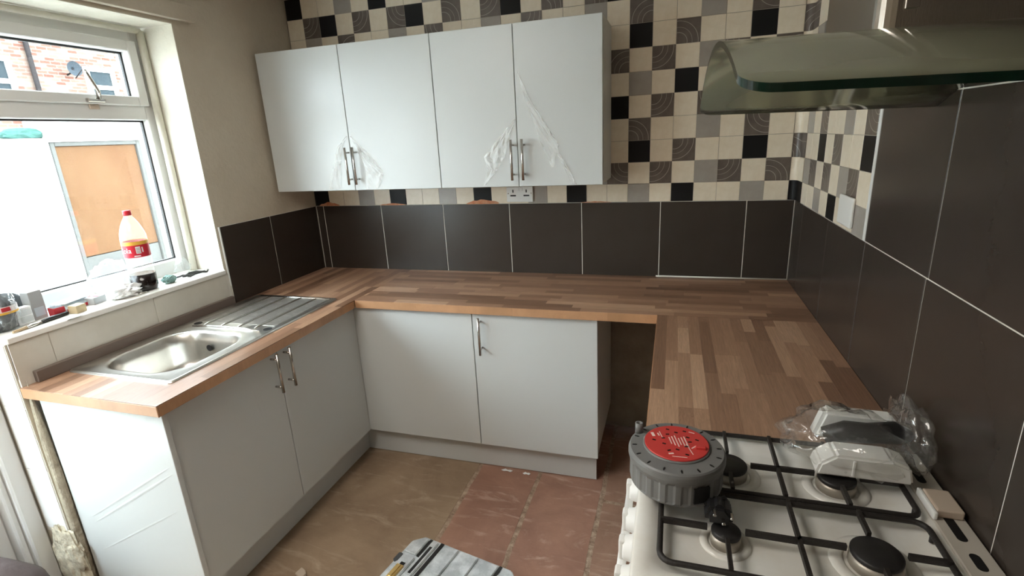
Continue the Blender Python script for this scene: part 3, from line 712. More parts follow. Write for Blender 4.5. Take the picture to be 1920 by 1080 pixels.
# back run
t = thing('worktop', 'butcher block worktop along the back wall below the socket', 'worktop', (1.6, -.3, ZW-TH), 'wood worktop runs')
box('core', .6125, W-.001, -.600, -.001, zb, zt_, 'edge_wood', t)
staves(t, .6125, W-.001, -.608, -.001, 'x')
xx = .6125
while xx < 2.055:
    nx_ = min(xx+random.uniform(.22, .5), 2.056); box('front_edge', xx, nx_, -.608, -.600, zb, ZW-.002, 'edge_wood', t, bev=.0006, loc=((xx+nx_)/2, -.6, zb)); xx = nx_
# right run
t = thing('worktop', 'butcher block worktop beside the cooker on the dark tiled wall', 'worktop', (2.35, -1.04, ZW-TH), 'wood worktop runs')
box('core', 2.064, W-.001, -1.476, -.6085, zb, zt_, 'edge_wood', t)
staves(t, 2.058, W-.001, -1.476, -.6085, 'y')
box('front_edge', 2.056, 2.064, -1.476, -.6085, zb, ZW-.002, 'edge_wood', t, bev=.0006)
tag(box('support_batten', W-.04, W+.0005, -1.45, -.62, .815, .869, 'plaster_bare', bev=.002), 'wooden batten on the wall under the worktop beside the cooker', 'batten')
tag(box('wooden_post', 2.58, 2.63, -1.44, -1.39, .0, .8145, 'plaster_bare', bev=.002), 'wooden post holding up the worktop beside the cooker', 'post')
# sealant along the back edge
bm = B(); add_tube(bm, [(2.03, -.004, ZW+.002), (W-.004, -.004, ZW+.002)], .0045, 6)
tag(obj('sealant_line', bm, 'grout_white'), 'white sealant line where the worktop meets the dark tiles', 'sealant')

# ---- sink
sk = thing('kitchen_sink', 'stainless steel inset sink with drainer grooves set in the worktop', 'sink', (.268, -1.07, ZW))
SX0, SX1, SY0, SY1 = .024, .516, -1.544, -.604
bx0, bx1, by0, by1 = .082, .452, -1.492, -1.115
def loop(pts, z): return [(x, y, z) for x, y in pts]
def resample_by_angle(pts, c, angs):
    out = []
    n = len(pts)
    for a in angs:
        dx, dy = math.cos(a), math.sin(a); best = None
        for i in range(n):
            x1_, y1_ = pts[i]; x2_, y2_ = pts[(i+1) % n]
            ex, ey = x2_-x1_, y2_-y1_; den = dx*ey-dy*ex
            if abs(den) < 1e-12: continue
            tt_ = ((x1_-c[0])*ey-(y1_-c[1])*ex)/den; uu = ((x1_-c[0])*dy-(y1_-c[1])*dx)/den
            if tt_ > 0 and -1e-6 <= uu <= 1+1e-6: best = tt_ if best is None else max(best, tt_)
        out.append((c[0]+dx*best, c[1]+dy*best))
    return out
bc = ((bx0+bx1)/2, (by0+by1)/2)
outer = rrect(SX0, SX1, SY0, SY1, .018, 5)
NA = 96
angs = sorted([2*PI*k/NA for k in range(NA)] + [math.atan2(y-bc[1], x-bc[0]) % (2*PI) for x, y in outer])
LO = [resample_by_angle(outer, bc, angs)]
def inset(e, r): return resample_by_angle(rrect(SX0+e, SX1-e, SY0+e, SY1-e, max(r, .004), 5), bc, angs)
def bowl(e, r): return resample_by_angle(rrect(bx0+e, bx1-e, by0+e, by1-e, r, 8), bc, angs)
loops = [loop(LO[0], ZW+.0006), loop(inset(.003, .016), ZW+.006), loop(inset(.010, .014), ZW+.007), loop(inset(.016, .012), ZW+.0035), loop(bowl(-.012, .118), ZW+.0035), loop(bowl(-.003, .112), ZW+.002),
         loop(bowl(.003, .108), ZW-.004), loop(bowl(.010, .102), ZW-.05), loop(bowl(.018, .095), ZW-.115), loop(bowl(.030, .085), ZW-.148), loop(bowl(.055, .07), ZW-.163), loop(bowl(.10, .05), ZW-.168), loop(bowl(.155, .02), ZW-.171)]
bm = B(); rings = [[bm.verts.new(p) for p in lp] for lp in loops]
for a, b in zip(rings, rings[1:]):
    for k in range(len(angs)):
        f = bm.faces.new((a[k], a[(k+1) % len(angs)], b[(k+1) % len(angs)], b[k])); f.smooth = True
bm.faces.new(rings[-1])
obj('sink_bowl', bm, 'steel_sink', sk)
# drainer panels between raised ridges
dg = [.060, .128, .222, .314, .404, .482]
for i in range(5): box('drainer_channel', dg[i]+.007, dg[i+1]-.007, -1.005, -.632, ZW+.0030, ZW+.0042, 'steel_drainer', sk, bev=.0005)
for x in dg[1:5]:
    bm = B(); add_tube(bm, [(x, -1.045, ZW+.0038), (x, -1.01, ZW+.0045), (x, -.64, ZW+.0045), (x, -.622, ZW+.0038)], [.003, .0055, .0055, .003], 8); obj('drainer_ridge', bm, 'steel', sk)
bm = B(); add_tube(bm, [(dg[0], -.624, ZW+.0045), (dg[5], -.624, ZW+.0045)], .005, 8); obj('drainer_lip', bm, 'steel', sk)
bm = B(); add_tube(bm, [(.09, -1.070, ZW+.0045), (.17, -1.062, ZW+.0055), (.268, -1.058, ZW+.0055), (.37, -1.062, ZW+.0055), (.46, -1.075, ZW+.0045)], [.003, .006, .006, .006, .003], 8); obj('bowl_lip', bm, 'steel', sk)
for (x, y) in ((.083, -1.034), (.473, -1.044)):
    bm = B(); add_lathe(bm, [(.0175, ZW+.0045), (.0175, ZW+.0054)], (x, y, 0), 20); obj('tap_hole', bm, 'black_hole', sk)
bm = B(); add_lathe(bm, [(.014, 0), (.014, .0022)], (.235, by1-.0215, ZW-.062), 18, axis='Y'); obj('overflow_hole', bm, 'black_hole', sk)
bm = B(); add_lathe(bm, [(.042, 0), (.042, .003), (.036, .003), (.030, -.002+.003)], (bc[0], bc[1], ZW-.171), 24); obj('waste', bm, 'steel', sk)
bm = B(); add_lathe(bm, [(.026, 0), (.026, .0038)], (bc[0], bc[1], ZW-.1708), 18); obj('waste_hole', bm, 'black_hole', sk)

# ---- double socket under the cupboards
so = thing('wall_socket', 'white double wall socket below the wall cupboards', 'socket', (1.314, 0, 1.345))
pl = box('face_plate', 1.240, 1.388, -.012, -.0008, 1.306, 1.388, 'white_plastic', so, bev=.004, seg=2)
for cx in (1.277, 1.351):
    bm = B(); add_box(bm, cx-.0035, cx+.0035, -.0128, -.0118, 1.357, 1.372, .0012); obj('earth_slot', bm, 'black_hole', pl)
    bm = B(); add_box(bm, cx-.016, cx+.016, -.0128, -.0118, 1.337, 1.3445, .002); obj('pin_slot', bm, 'black_hole', pl)
    box('switch', 1.314+(cx-1.314)*.28-.008, 1.314+(cx-1.314)*.28+.008, -.0155, -.0118, 1.366, 1.384, 'white_plastic', pl, bev=.001)
    bm = B(); add_lathe(bm, [(.003, 0), (.003, -.001)], (1.314+(cx-1.314)*1.72, -.0118, 1.353), 10, axis='Y'); obj('screw', bm, 'chrome', pl)
# blank translucent plate on the right wall
tag(box('blank_plate', W-.010, W-.0006, -.848, -.705, 1.312, 1.408, 'white_plastic', bev=.004, seg=2), 'blank whitish plate on the chequered tiles of the right wall', 'plate')

# ================================================================== COOKER HOOD
hd = thing('cooker_hood', 'chimney cooker hood with arched green glass canopy', 'hood', (2.4, -1.72, 1.66))
HF = 2.156; YA, YB = -1.284, -2.165; HZ0, HZ1 = 1.672, 1.760
def arch(y): s = (y-(YA+YB)/2)/((YA-YB)/2); return HZ0+(HZ1-HZ0)*(1-s*s)
bm = B(); NYY = 40; th = .008
path = [YA+(YB-YA)*k/NYY for k in range(NYY+1)]
def xf(y):   # front edge, corners rounded in plan
    r = .035; dlt = min(abs(y-YA), abs(y-YB))
    return HF + (r-math.sqrt(max(0, r*r-(r-dlt)**2)) if dlt < r else 0)
path = sorted(set(path+[YA-.0015*k for k in range(1, 24)]+[YB+.0015*k for k in range(1, 24)]), reverse=True)
tf = [bm.verts.new((xf(y), y, arch(y)+th)) for y in path]; tb = [bm.verts.new((W-.001, y, arch(y)+th-.010)) for y in path]
bf = [bm.verts.new((xf(y), y, arch(y))) for y in path]; bb = [bm.verts.new((W-.001, y, arch(y)-.010)) for y in path]
for k in range(len(path)-1):
    f = bm.faces.new((tf[k], tf[k+1], tb[k+1], tb[k])); f.smooth = True
    f = bm.faces.new((bf[k], bb[k], bb[k+1], bf[k+1])); f.smooth = True
    f = bm.faces.new((tf[k], bf[k], bf[k+1], tf[k+1])); f.material_index = 1
    f = bm.faces.new((tb[k], tb[k+1], bb[k+1], bb[k])); f.material_index = 1
for k in (0, len(path)-1):
    f = bm.faces.new((tf[k], tb[k], bb[k], bf[k])); f.material_index = 1
obj('glass_canopy', bm, ['hood_glass', 'glass_edge'], hd)
bm = B(); add_prism(bm, [(-1.54, 1.712), (-1.90, 1.712), (-1.87, 1.738), (-1.57, 1.738)], 2.27, W-.001, axis='X', bev=.004)
bd = obj('motor_housing', bm, 'steel_dirty', hd)
box('grease_filter', 2.31, 2.60, -1.88, -1.56, 1.708, 1.712, 'steel_dirty', bd, bev=.001)
bm = B(); add_prism(bm, rrect(2.345, W-.001, -1.862, -1.582, .02, 5), 1.742, CEIL-.001); 
for f in bm.faces: f.smooth = False
obj('chimney', bm, 'steel_hood', hd)
box('chimney_seam', 2.372, 2.388, -1.8655, -1.861, 1.775, CEIL-.002, 'chrome', hd, bev=.001)

# ================================================================== COOKER
CZ = .915
ck = thing('gas_cooker', 'white freestanding gas cooker with four burners and black pan supports', 'cooker', (2.35, -1.735, 0))
CX0, CX1, CY0, CY1 = 2.052, W-.004, -1.990, -1.481
box('body', CX0+.012, CX1, CY0+.004, CY1-.004, .06, CZ-.035, 'enamel_white', ck, bev=.006, seg=2)
for x in (CX0+.05, CX1-.06):
    for y in (CY0+.04, CY1-.06): box('foot', x, x+.03, y, y+.03, 0, .062, 'black_plastic', ck)
# hob pan: outer rim, slope into shallow well
hx0, hx1, hy0, hy1 = CX0+.043, 2.572, CY0+.046, CY1-.022
rim = [(loop(rrect(CX0, CX1, CY0, CY1, .012, 6), CZ-.035)), loop(rrect(CX0, CX1, CY0, CY1, .012, 6), CZ-.006), loop(rrect(CX0+.006, CX1-.002, CY0+.006, CY1-.004, .012, 6), CZ), loop(rrect(hx0-.006, hx1+.006, hy0-.006, hy1+.004, .030, 6), CZ), loop(rrect(hx0+.002, hx1-.002, hy0+.002, hy1-.002, .026, 6), CZ-.008), loop(rrect(hx0+.05, hx1-.05, hy0+.04, hy1-.04, .05, 6), CZ-.014)]
bm = B(); rings = [[bm.verts.new(p) for p in lp] for lp in rim]
for a, b in zip(rings, rings[1:]):
    for k in range(len(a)): f = bm.faces.new((a[k], a[(k+1) % len(a)], b[(k+1) % len(a)], b[k])); f.smooth = True
bm.faces.new(rings[-1])
hob = obj('hob_top', bm, 'enamel_white', ck)
# rear ledge with vent slots
lg = box('rear_ledge', 2.588, CX1, CY0+.01, CY1-.008, CZ-.001, CZ+.006, 'enamel_beige', ck, bev=.002)
for (ya, yb) in ((-1.700, -1.765), (-1.793, -1.832), (-1.86, -1.925), (-1.535, -1.60)):
    obj('vent_slot', add_prism(B(), rrect(2.606, 2.622, min(ya, yb), max(ya, yb), .0075, 5), CZ+.0058, CZ+.0066), 'black_hole', lg)
# burners
def burner(x, y, r, name='burner'):
    bm = B(); add_lathe(bm, [(r*1.75, CZ-.0138), (r*1.70, CZ-.010), (r*1.25, CZ-.0095), (r*1.18, CZ-.0135)], (x, y, 0), 28, cap=False); dsh = obj('burner_dish', bm, 'enamel_white', ck)
    bm = B(); add_lathe(bm, [(r*1.02, CZ-.013), (r*1.04, CZ+.002), (r*.97, CZ+.006), (r*.9, CZ+.007)], (x, y, 0), 28); obj('burner_ring', bm, 'burner_alloy', dsh)
    bm = B(); add_lathe(bm, [(r*.98, CZ+.0075), (r, CZ+.010), (r, CZ+.014), (r*.93, CZ+.0165), (r*.3, CZ+.0175)], (x, y, 0), 32); obj('burner_cap', bm, 'burner_cap', dsh)
BUR = ((2.240, -1.630, .038), (2.450, -1.628, .036), (2.217, -1.842, .026), (2.458, -1.838, .040))
for b_ in BUR: burner(*b_)
# pan supports: two wire grids
PZ = CZ+.022
def bar(bm, x0, y0, x1, y1, z=PZ, w=.0055, hgt=.011):
    d_ = Vector((x1-x0, y1-y0, 0)); n_ = Vector((-d_.y, d_.x, 0)).normalized()*w/1.6
    p0, p1 = Vector((x0, y0, z)), Vector((x1, y1, z))
    lo = [bm.verts.new(p-Vector((0, 0, hgt))) for p in (p0-n_, p1-n_, p1+n_, p0+n_)]; hi = [bm.verts.new(p) for p in (p0-n_, p1-n_, p1+n_, p0+n_)]
    bm.faces.new(list(reversed(lo))); bm.faces.new(hi)
    for k in range(4): bm.faces.new((lo[k], lo[(k+1) % 4], hi[(k+1) % 4], hi[k]))
def grid_support(y0, y1, burners, lbl):
    t = thing('pan_support', lbl, 'pan support', (2.335, (y0+y1)/2, CZ), 'cast iron pan supports on the hob')
    gx0, gx1 = hx0+.006, hx1-.006
    pts = [(x, y, PZ-.010) for x, y in rrect(gx0, gx1, y0, y1, .022, 5)]; bm = B(); add_tube(bm, pts+[pts[0]], .0055, 8, cap=False)
    for x in (gx0, gx1):
        for y in (y0+.03, y1-.03): add_tube(bm, [(x, y, PZ-.012), (x, y, CZ-.004)], .004, 6)
    obj('outer_ring', bm, 'iron', t)
    bm = B(); bar(bm, 2.338, y0, 2.338, y1); obj('centre_bar', bm, 'iron', t)
    for (bx, by, r) in burners:
        for (dx, dy) in ((-1, 0), (1, 0), (0, -1), (0, 1)):
            if dx == -1: s, e = gx0 if bx < 2.338 else 2.338, bx-r*.95-.008
            elif dx == 1: s, e = 2.338 if bx < 2.338 else gx1, bx+r*.95+.008
            elif dy == -1: s, e = y0, by-r*.95-.002
            else: s, e = y1, by+r*.95+.002
            bm = B()
            if dx: bar(bm, s, by, e, by)
            else: bar(bm, bx, s, bx, e)
            obj('finger', bm, 'iron', t)
grid_support(-1.722, hy1-.004, BUR[:2], 'black iron pan support on the far half of the hob')
grid_support(hy0+.004, -1.736, BUR[2:], 'black iron pan support on the near half of the hob')
# control knobs on the front (they face the room)
for k, y in enumerate((-1.55, -1.655, -1.755, -1.835, -1.915)):
    bm = B(); add_lathe(bm, [(.031, -.001), (.031, -.014), (.026, -.018), (.024, -.030), (.020, -.034)], (CX0+.012, y, .845), 24, axis='X')
    kn = obj('control_knob', bm, 'white_plastic', ck)
    box('knob_grip', CX0-.030, CX0-.016, y-.012, y+.012, .822, .868, 'white_plastic', kn, bev=.004, seg=2)
bm = B(); add_tube(bm, [(CX0+.012, -1.53, .74), (CX0-.03, -1.53, .74), (CX0-.03, -1.94, .74), (CX0+.012, -1.94, .74)], .010, 10); obj('oven_handle', bm, 'white_plastic', ck)
box('oven_door', CX0-.004, CX0+.0115, CY0+.02, CY1-.02, .20, .78, 'enamel_white', ck, bev=.005)

# ================================================================== THINGS ON THE COOKER
# ---- cable reel
RX, RY, RZ0, RZ1, RR = 2.126, -1.738, PZ+.0125, 1.026, .0945
rl = thing('cable_reel', 'grey round cable reel with red socket face on the cooker', 'cable reel', (RX, RY, RZ0))
bm = B(); nn = 120; rings = []
for (z, rr, rib) in ((RZ0, .90, 0), (RZ0+.006, .955, 0), (RZ0+.010, .965, 1), (RZ0+.048, .965, 1), (RZ0+.054, .985, 0), (RZ0+.060, 1.0, 0), (RZ1-.008, 1.0, 0), (RZ1-.003, .985, 0), (RZ1, .955, 0), (RZ1+.001, .66, 0)):
    rings.append([bm.verts.new((RX+RR*(rr-rib*(.022 if (k // 3) % 2 else 0))*math.cos(2*PI*k/nn), RY+RR*(rr-rib*(.022 if (k // 3) % 2 else 0))*math.sin(2*PI*k/nn), z)) for k in range(nn)])
for a, b in zip(rings, rings[1:]):
    for k in range(nn): bm.faces.new((a[k], a[(k+1) % nn], b[(k+1) % nn], b[k]))
bm.faces.new(rings[-1]); bm.faces.new(list(reversed(rings[0])))
obj('housing', bm, 'reel_grey', rl)
for k in range(16):
    a = 2*PI*(k+.3)/16; c_, s_ = math.cos(a), math.sin(a); bm = B(); add_prism(bm, [(RX+RR*q*c_-w_*s_, RY+RR*q*s_+w_*c_) for q, w_ in ((.82, .0008), (.86, .0019), (.92, .0008), (.92, -.0008), (.86, -.0019), (.82, -.0008))], RZ1, RZ1+.0012); obj('vent_slit', bm, 'black_hole', rl)
bm = B(); add_lathe(bm, [(RR*.70, RZ1), (RR*.70, RZ1+.003), (RR*.675, RZ1+.0045)], (RX, RY+.006, 0), 48); obj('face_ring', bm, 'reel_grey', rl)
bm = B(); add_lathe(bm, [(RR*.665, RZ1+.0042), (RR*.665, RZ1+.0062), (RR*.65, RZ1+.0068)], (RX, RY+.006, 0), 48); fc = obj('socket_face', bm, 'reel_red', rl)
FZ = RZ1+.0068
def face_mark(u, v, w_, h_, m, ang=0.0, name='print_line', hz=.0005):
    ca, sa = math.cos(ang), math.sin(ang)
    poly = [(RX+u+p*ca-q*sa, RY+.006+v+p*sa+q*ca) for p, q in ((-w_, -h_), (w_, -h_), (w_, h_), (-w_, h_))]
    return obj(name, add_prism(B(), poly, FZ-.0002, FZ+hz), m, fc)
for k in range(6): face_mark(-.012+.0062*k, .004, .0010, .012+.004*((k*7) % 3), 'print_white', .25)
face_mark(-.047, .020, .0030, .007, 'print_white', .35); face_mark(-.036, .022, .0016, .005, 'print_white', .35); face_mark(-.031, .022, .0008, .012, 'print_white', .30)
face_mark(.025, -.020, .0008, .018, 'print_white', .35); face_mark(.034, -.010, .008, .0012, 'print_white', .9); face_mark(.006, -.050, .014, .0008, 'print_white', .05); face_mark(.030, .042, .006, .0012, 'print_white', -.3); face_mark(-.010, -.042, .005, .002, 'print_white', .3)
for (u, v, a) in ((-.018, .045, .3), (.016, .044, .3), (-.001, .036, .3), (-.018, .026, .8), (-.026, .010, .8), (-.044, .000, .3), (-.024, -.010, .3), (-.014, -.032, 1.2), (.002, -.026, .3), (.022, .022, .2), (.026, .006, .8), (.019, -.012, .8), (.020, -.040, .3), (.040, .016, .2)):
    face_mark(u, v, .0035, .0016, 'black_hole', a-.6, 'socket_slot', .0008)
bm = B(); add_box(bm, RX+.036, RX+.056, RY-.012, RY-.003, FZ-.001, FZ+.006, .0015); obj('reset_switch', bm, 'reel_red', rl)
bm = B(); add_lathe(bm, [(.0085, RZ1-.002), (.0085, RZ1+.022), (.0045, RZ1+.022), (.0045, RZ1+.010)], (RX-.076, RY+.040, 0), 16); obj('winding_knob', bm, 'reel_grey', rl)
# cable outlet near the camera
bm = B(); add_prism(bm, [(RX+.034, RY-.0895), (RX+.062, RY-.0745), (RX+.058, RY-.066), (RX+.030, RY-.080)], RZ0+.014, RZ0+.046); obj('cable_opening', bm, 'black_hole', rl)
# plug of the reel
pg = thing('mains_plug', 'black three pin mains plug beside the cable reel', 'plug', (2.212, -1.838, PZ))
bm = B(); add_prism(bm, [(2.180, PZ+.002), (2.226, PZ+.001), (2.230, PZ+.022), (2.216, PZ+.042), (2.192, PZ+.044), (2.178, PZ+.024)], -1.846, -1.806, axis='Y', bev=.008); obj('plug_body', bm, 'black_plastic', pg)
for (dx, dy, dz) in ((-.010, -.022, .034), (.020, -.018, .028), (.006, -.022, .018)):
    bm = B(); add_box(bm, 2.204+dx-.003, 2.204+dx+.003, -1.828+dy-.010, -1.828+dy+.006, PZ+dz-.002, PZ+dz+.003, .001); obj('pin', bm, 'chrome', pg)
bm = B(); add_tube(bm, [(2.180, -1.815, PZ+.024), (2.190, -1.82, PZ+.03), (2.214, -1.812, PZ+.04), (2.222, -1.80, PZ+.022)], .004, 8); obj('flex', bm, 'black_plastic', pg)

# ---- clear bag with cooker fittings near the wall
t = thing('plastic_fitting', 'white moulded plastic fitting inside the clear bag on the cooker', 'fitting', (2.49, -1.575, PZ))
bm = B(); add_prism(bm, [(2.405, PZ+.003), (2.580, PZ+.003), (2.572, PZ+.040), (2.54, PZ+.052), (2.44, PZ+.052), (2.412, PZ+.030)], -1.645, -1.585, axis='Y', bev=.005); obj('block', bm, 'white_plastic', t)
bm = B(); add_box(bm, 2.47, 2.475, -1.648, -1.63, PZ+.01, PZ+.045, .001); obj('rib', bm, 'white_plastic', t)
bm = B(); add_prism(bm, [(2.43, PZ+.004), (2.60, PZ+.004), (2.59, PZ+.070), (2.45, PZ+.074)], -1.500, -1.460, axis='Y', bev=.008); tag(obj('plastic_cover', bm, 'white_plastic'), 'white plastic cover at the back of the clear bag by the worktop', 'cover')
bm = B(); add_tube(bm, [(2.44, -1.545, PZ+.040), (2.48, -1.552, PZ+.058), (2.52, -1.553, PZ+.060), (2.57, -1.545, PZ+.062), (2.60, -1.530, PZ+.05)], [.018, .024, .022, .024, .016], 12); tag(obj('black_grip', bm, 'black_plastic'), 'black curved plastic grip inside the clear bag on the cooker', 'grip')
bm = B(); blob(bm, (2.478, -1.556, PZ+.042), (.125, .108, .056), 4, .16, 2.6, 9.0, floor=PZ+.001); tag(obj('clear_bag', bm, 'clear_plastic_thin', smooth=True), 'crumpled clear plastic bag holding white fittings on the cooker', 'bag', 'clear bags on the cooker')
bm = B(); blob(bm, (2.606, -1.525, PZ+.044), (.034, .105, .075), 4, .16, 2.4, 21.0, floor=PZ+.001); tag(obj('clear_bag', bm, 'clear_plastic_thin', smooth=True), 'empty crumpled clear plastic bag against the dark tiled wall', 'bag', 'clear bags on the cooker')
# ---- beige block on the rear ledge
t = thing('beige_block', 'small beige block with a white edge on the cooker ledge', 'block', (2.61, -1.67, CZ))
bm = B(); add_box(bm, 2.594, 2.638, -1.708, -1.642, CZ+.0065, CZ+.024, .003, 2); obj('block', bm, 'beige_plastic', t)
bm = B(); add_box(bm, 2.586, 2.5935, -1.716, -1.640, CZ+.0065, CZ+.022, .002, 2); obj('white_edge', bm, 'white_plastic', t)

# ================================================================== THINGS ON THE SILL
Z = SILL
# cola bottle
bx, by = -.080, -1.105
t = thing('cola_bottle', 'large half empty cola bottle with red label and cap on the sill', 'bottle', (bx, by, Z))
body = [(.030, 0), (.044, .006), (.0475, .020), (.048, .085), (.0455, .10), (.0465, .115), (.0475, .20), (.048, .215), (.047, .235), (.043, .255), (.034, .283), (.022, .306), (.0145, .318), (.0138, .328)]
bm = B(); add_lathe(bm, [(r, Z+h_+.0006) for r, h_ in body], (bx, by, 0), 32); obj('bottle_body', bm, 'bottle_plastic', t, smooth=False)
bm = B(); add_lathe(bm, [(.029, Z+.0003), (.0445, Z+.006), (.0482, Z+.02), (.0486, Z+.074)], (bx, by, 0), 28); obj('cola', bm, 'cola', t)
lb = B(); add_lathe(lb, [(.0486, Z+.150), (.0486, Z+.214)], (bx, by, 0), 36, cap=False); lab = obj('label', lb, 'label_red', t)
lb = B(); add_lathe(lb, [(.0489, Z+.202), (.0489, Z+.217)], (bx, by, 0), 36, cap=False); obj('label_band', lb, 'label_yellow', lab)
def wrap(bm, ang0, z0, r):
    for v in bm.verts:
        a = ang0+v.co.x/r; rr = r+max(0, v.co.z); v.co = Vector((bx+rr*math.cos(a), by+rr*math.sin(a), z0+v.co.y))
    return bm
CA = math.atan2(-2.7013-by, 2.1016-bx)
bm = text_bm('Cola', .030); obj('lettering', wrap(bm, CA-.95, Z+.180, .0489), 'label_white', lab)
def wrapped_rect(a0, a1, z0, z1, m, r=.0491):
    bm = B(); n = 6; lo = [bm.verts.new((bx+r*math.cos(a0+(a1-a0)*k/n), by+r*math.sin(a0+(a1-a0)*k/n), z0)) for k in range(n+1)]; hi = [bm.verts.new((v.co.x, v.co.y, z1)) for v in lo]
    for k in range(n): bm.faces.new((lo[k], lo[k+1], hi[k+1], hi[k]))
    return obj('label_panel', bm, m, lab)
wrapped_rect(CA-.05, CA+.30, Z+.166, Z+.196, 'label_white')
for k in range(4): wrapped_rect(CA-.01, CA+.26, Z+.169+.006*k, Z+.172+.006*k, 'box_grey', .0493)
wrapped_rect(CA+.40, CA+.50, Z+.170, Z+.192, 'label_white'); wrapped_rect(CA-.25, CA+.22, Z+.154, Z+.159, 'label_white')
bm = B(); add_lathe(bm, [(.0155, Z+.324), (.0155, Z+.342), (.014, Z+.3445)], (bx, by, 0), 24); obj('cap', bm, 'cap_red', t)
# teal scouring pad, cable scraps, crumpled clear cup
bm = B(); blob(bm, (-.070, -1.000, Z+.017), (.026, .030, .019), 4, .12, 6, 4.0, floor=Z+.0006); tag(obj('scouring_pad', bm, 'sponge_teal'), 'teal scouring pad on the sill right of the cola bottle', 'scourer')
t = thing('cable_scraps', 'short black twisted cable scraps on the sill by the window jamb', 'cable', (-.10, -.88, Z))
for k in range(3):
    pts = [(-.105+.02*k+.012*math.sin(i*1.7+k), -.935+.042*i/1.6+.01*k, Z+.006+.004*math.sin(i*2.1+k)) for i in range(6)]
    bm = B(); add_tube(bm, pts, .0045, 7); obj('cable_piece', bm, 'black_plastic', t)
bm = B(); blob(bm, (-.150, -.855, Z+.035), (.032, .038, .042), 4, .16, 3, 6.0, floor=Z+.0006); tag(obj('crumpled_wrapper', bm, 'clear_plastic', smooth=True), 'crumpled clear wrapper in the corner of the window sill', 'wrapper')
# big clear bag and white tissue left of the bottle
bm = B(); blob(bm, (-.138, -1.195, Z+.066), (.050, .085, .085), 4, .15, 2.6, 12.0, floor=Z+.0006); tag(obj('crumpled_bag', bm, 'clear_plastic', smooth=True), 'large crumpled clear plastic bag left of the cola bottle', 'bag')
bm = B(); blob(bm, (-.060, -1.215, Z+.022), (.036, .062, .030), 4, .2, 3.2, 14.0, floor=Z+.0006); tag(obj('white_tissue', bm, 'paper_white'), 'crumpled white tissue in front of the clear bag on the sill', 'tissue')
bm = B(); add_tube(bm, [(-.028, -1.185, Z+.004), (-.018, -1.165, Z+.004), (-.022, -1.140, Z+.004), (-.034, -1.150, Z+.004), (-.034, -1.175, Z+.004)], .0022, 6); tag(obj('wire_loop', bm, 'chrome'), 'small bent wire loop at the front of the sill', 'wire')
# small boxes
def small_box(name, label, cat, c, s, rz, m, parts=(), group=None):
    t = thing(name, label, cat, (c[0], c[1], Z), group, rz)
    b0 = box('carton', -s[0]/2, s[0]/2, -s[1]/2, s[1]/2, .0006, s[2], m, t, bev=.0012, local=True)
    for (n_, q, m_) in parts: box(n_, *q, m_, t, local=True)
    return t
small_box('grey_carton', 'small grey white box with a red stripe on the sill', 'box', (-.110, -1.300, 0), (.046, .060, .028), .25, 'box_grey', [('top_label', (-.021, .021, -.028, .028, .028, .0285), 'paper_white'), ('red_stripe', (-.021, .021, -.010, .006, .0285, .0289), 'box_red')])
small_box('card_box', 'little brown cardboard box at the front of the sill', 'box', (-.052, -1.405, 0), (.036, .042, .030), .2, 'card_box', [('flap', (-.017, .0, -.0205, .0205, .030, .0308), 'card_box')])
small_box('red_box', 'small dark red box beside the brown cardboard box', 'box', (-.088, -1.452, 0), (.040, .036, .034), -.1, 'box_red', [('top_face', (-.018, .018, -.016, .016, .034, .0345), 'charcoal_cloth')])
t = thing('printed_packet', 'torn white and red printed packet lying on the sill', 'packet', (-.130, -1.375, Z), None, .3)
bm = B(); add_prism(bm, [(-.028, .001), (.030, .001), (.034, .018), (.010, .034), (-.024, .040)], -.065, .065, axis='Y', bev=.002); obj('wrapper', bm, 'paper_blue', t, local=True)
bm = B(); add_box(bm, .0345, .0352, -.060, .060, .004, .015); obj('red_print', bm, 'box_red', t, local=True)
bm = B(); add_box(bm, .006, .030, -.060, .060, .0355, .0362); obj('white_print', bm, 'paper_white', t, local=True)
t = thing('tall_carton', 'tall grey box standing with white end on the sill', 'box', (-.135, -1.490, Z), None, .15)
box('carton', -.018, .018, -.024, .024, .0006, .105, 'box_grey', t, bev=.001, local=True); box('end_flap', -.0175, .0175, -.0235, .0235, .105, .1065, 'paper_white', t, local=True); box('side_label', .018, .0186, -.018, .018, .012, .045, 'paper_blue', t, local=True)
t = thing('blister_pack', 'small clear blister pack between the bagged charcoal and tall box', 'packet', (-.115, -1.545, Z), None, .1)
box('backing', -.014, .014, -.026, .026, .0006, .062, 'paper_white', t, bev=.001, local=True); box('bubble', .0142, .024, -.020, .020, .008, .030, 'clear_plastic', t, bev=.003, local=True); box('bubble', .0142, .024, -.020, .020, .034, .056, 'clear_plastic', t, bev=.003, local=True)
# large clear bag with dark contents and a printed band
t = thing('bagged_cloth', 'clear bag of dark grey material with printed band at sill end', 'bag', (-.10, -1.615, Z))
bm = B(); blob(bm, (-.100, -1.615, Z+.06), (.040, .042, .065), 4, .15, 2.2, 17.0, floor=Z+.001); obj('contents', bm, 'charcoal_cloth', t)
bm = B(); blob(bm, (-.100, -1.615, Z+.078), (.052, .052, .088), 4, .10, 2.6, 18.0, floor=Z+.0006); obj('bag_film', bm, 'clear_plastic', t)
bm = B(); add_lathe(bm, [(.0525, Z+.068), (.0525, Z+.092)], (-.100, -1.615, 0), 28, cap=False); bnd = obj('printed_band', bm, 'label_white', t)
bm = B(); add_lathe(bm, [(.0528, Z+.066), (.0528, Z+.073)], (-.100, -1.615, 0), 28, cap=False); obj('yellow_line', bm, 'label_yellow', bnd)
bm = B(); add_box(bm, -.048, -.0455, -1.632, -1.606, Z+.076, Z+.090, .001); obj('red_mark', bm, 'box_red', bnd)
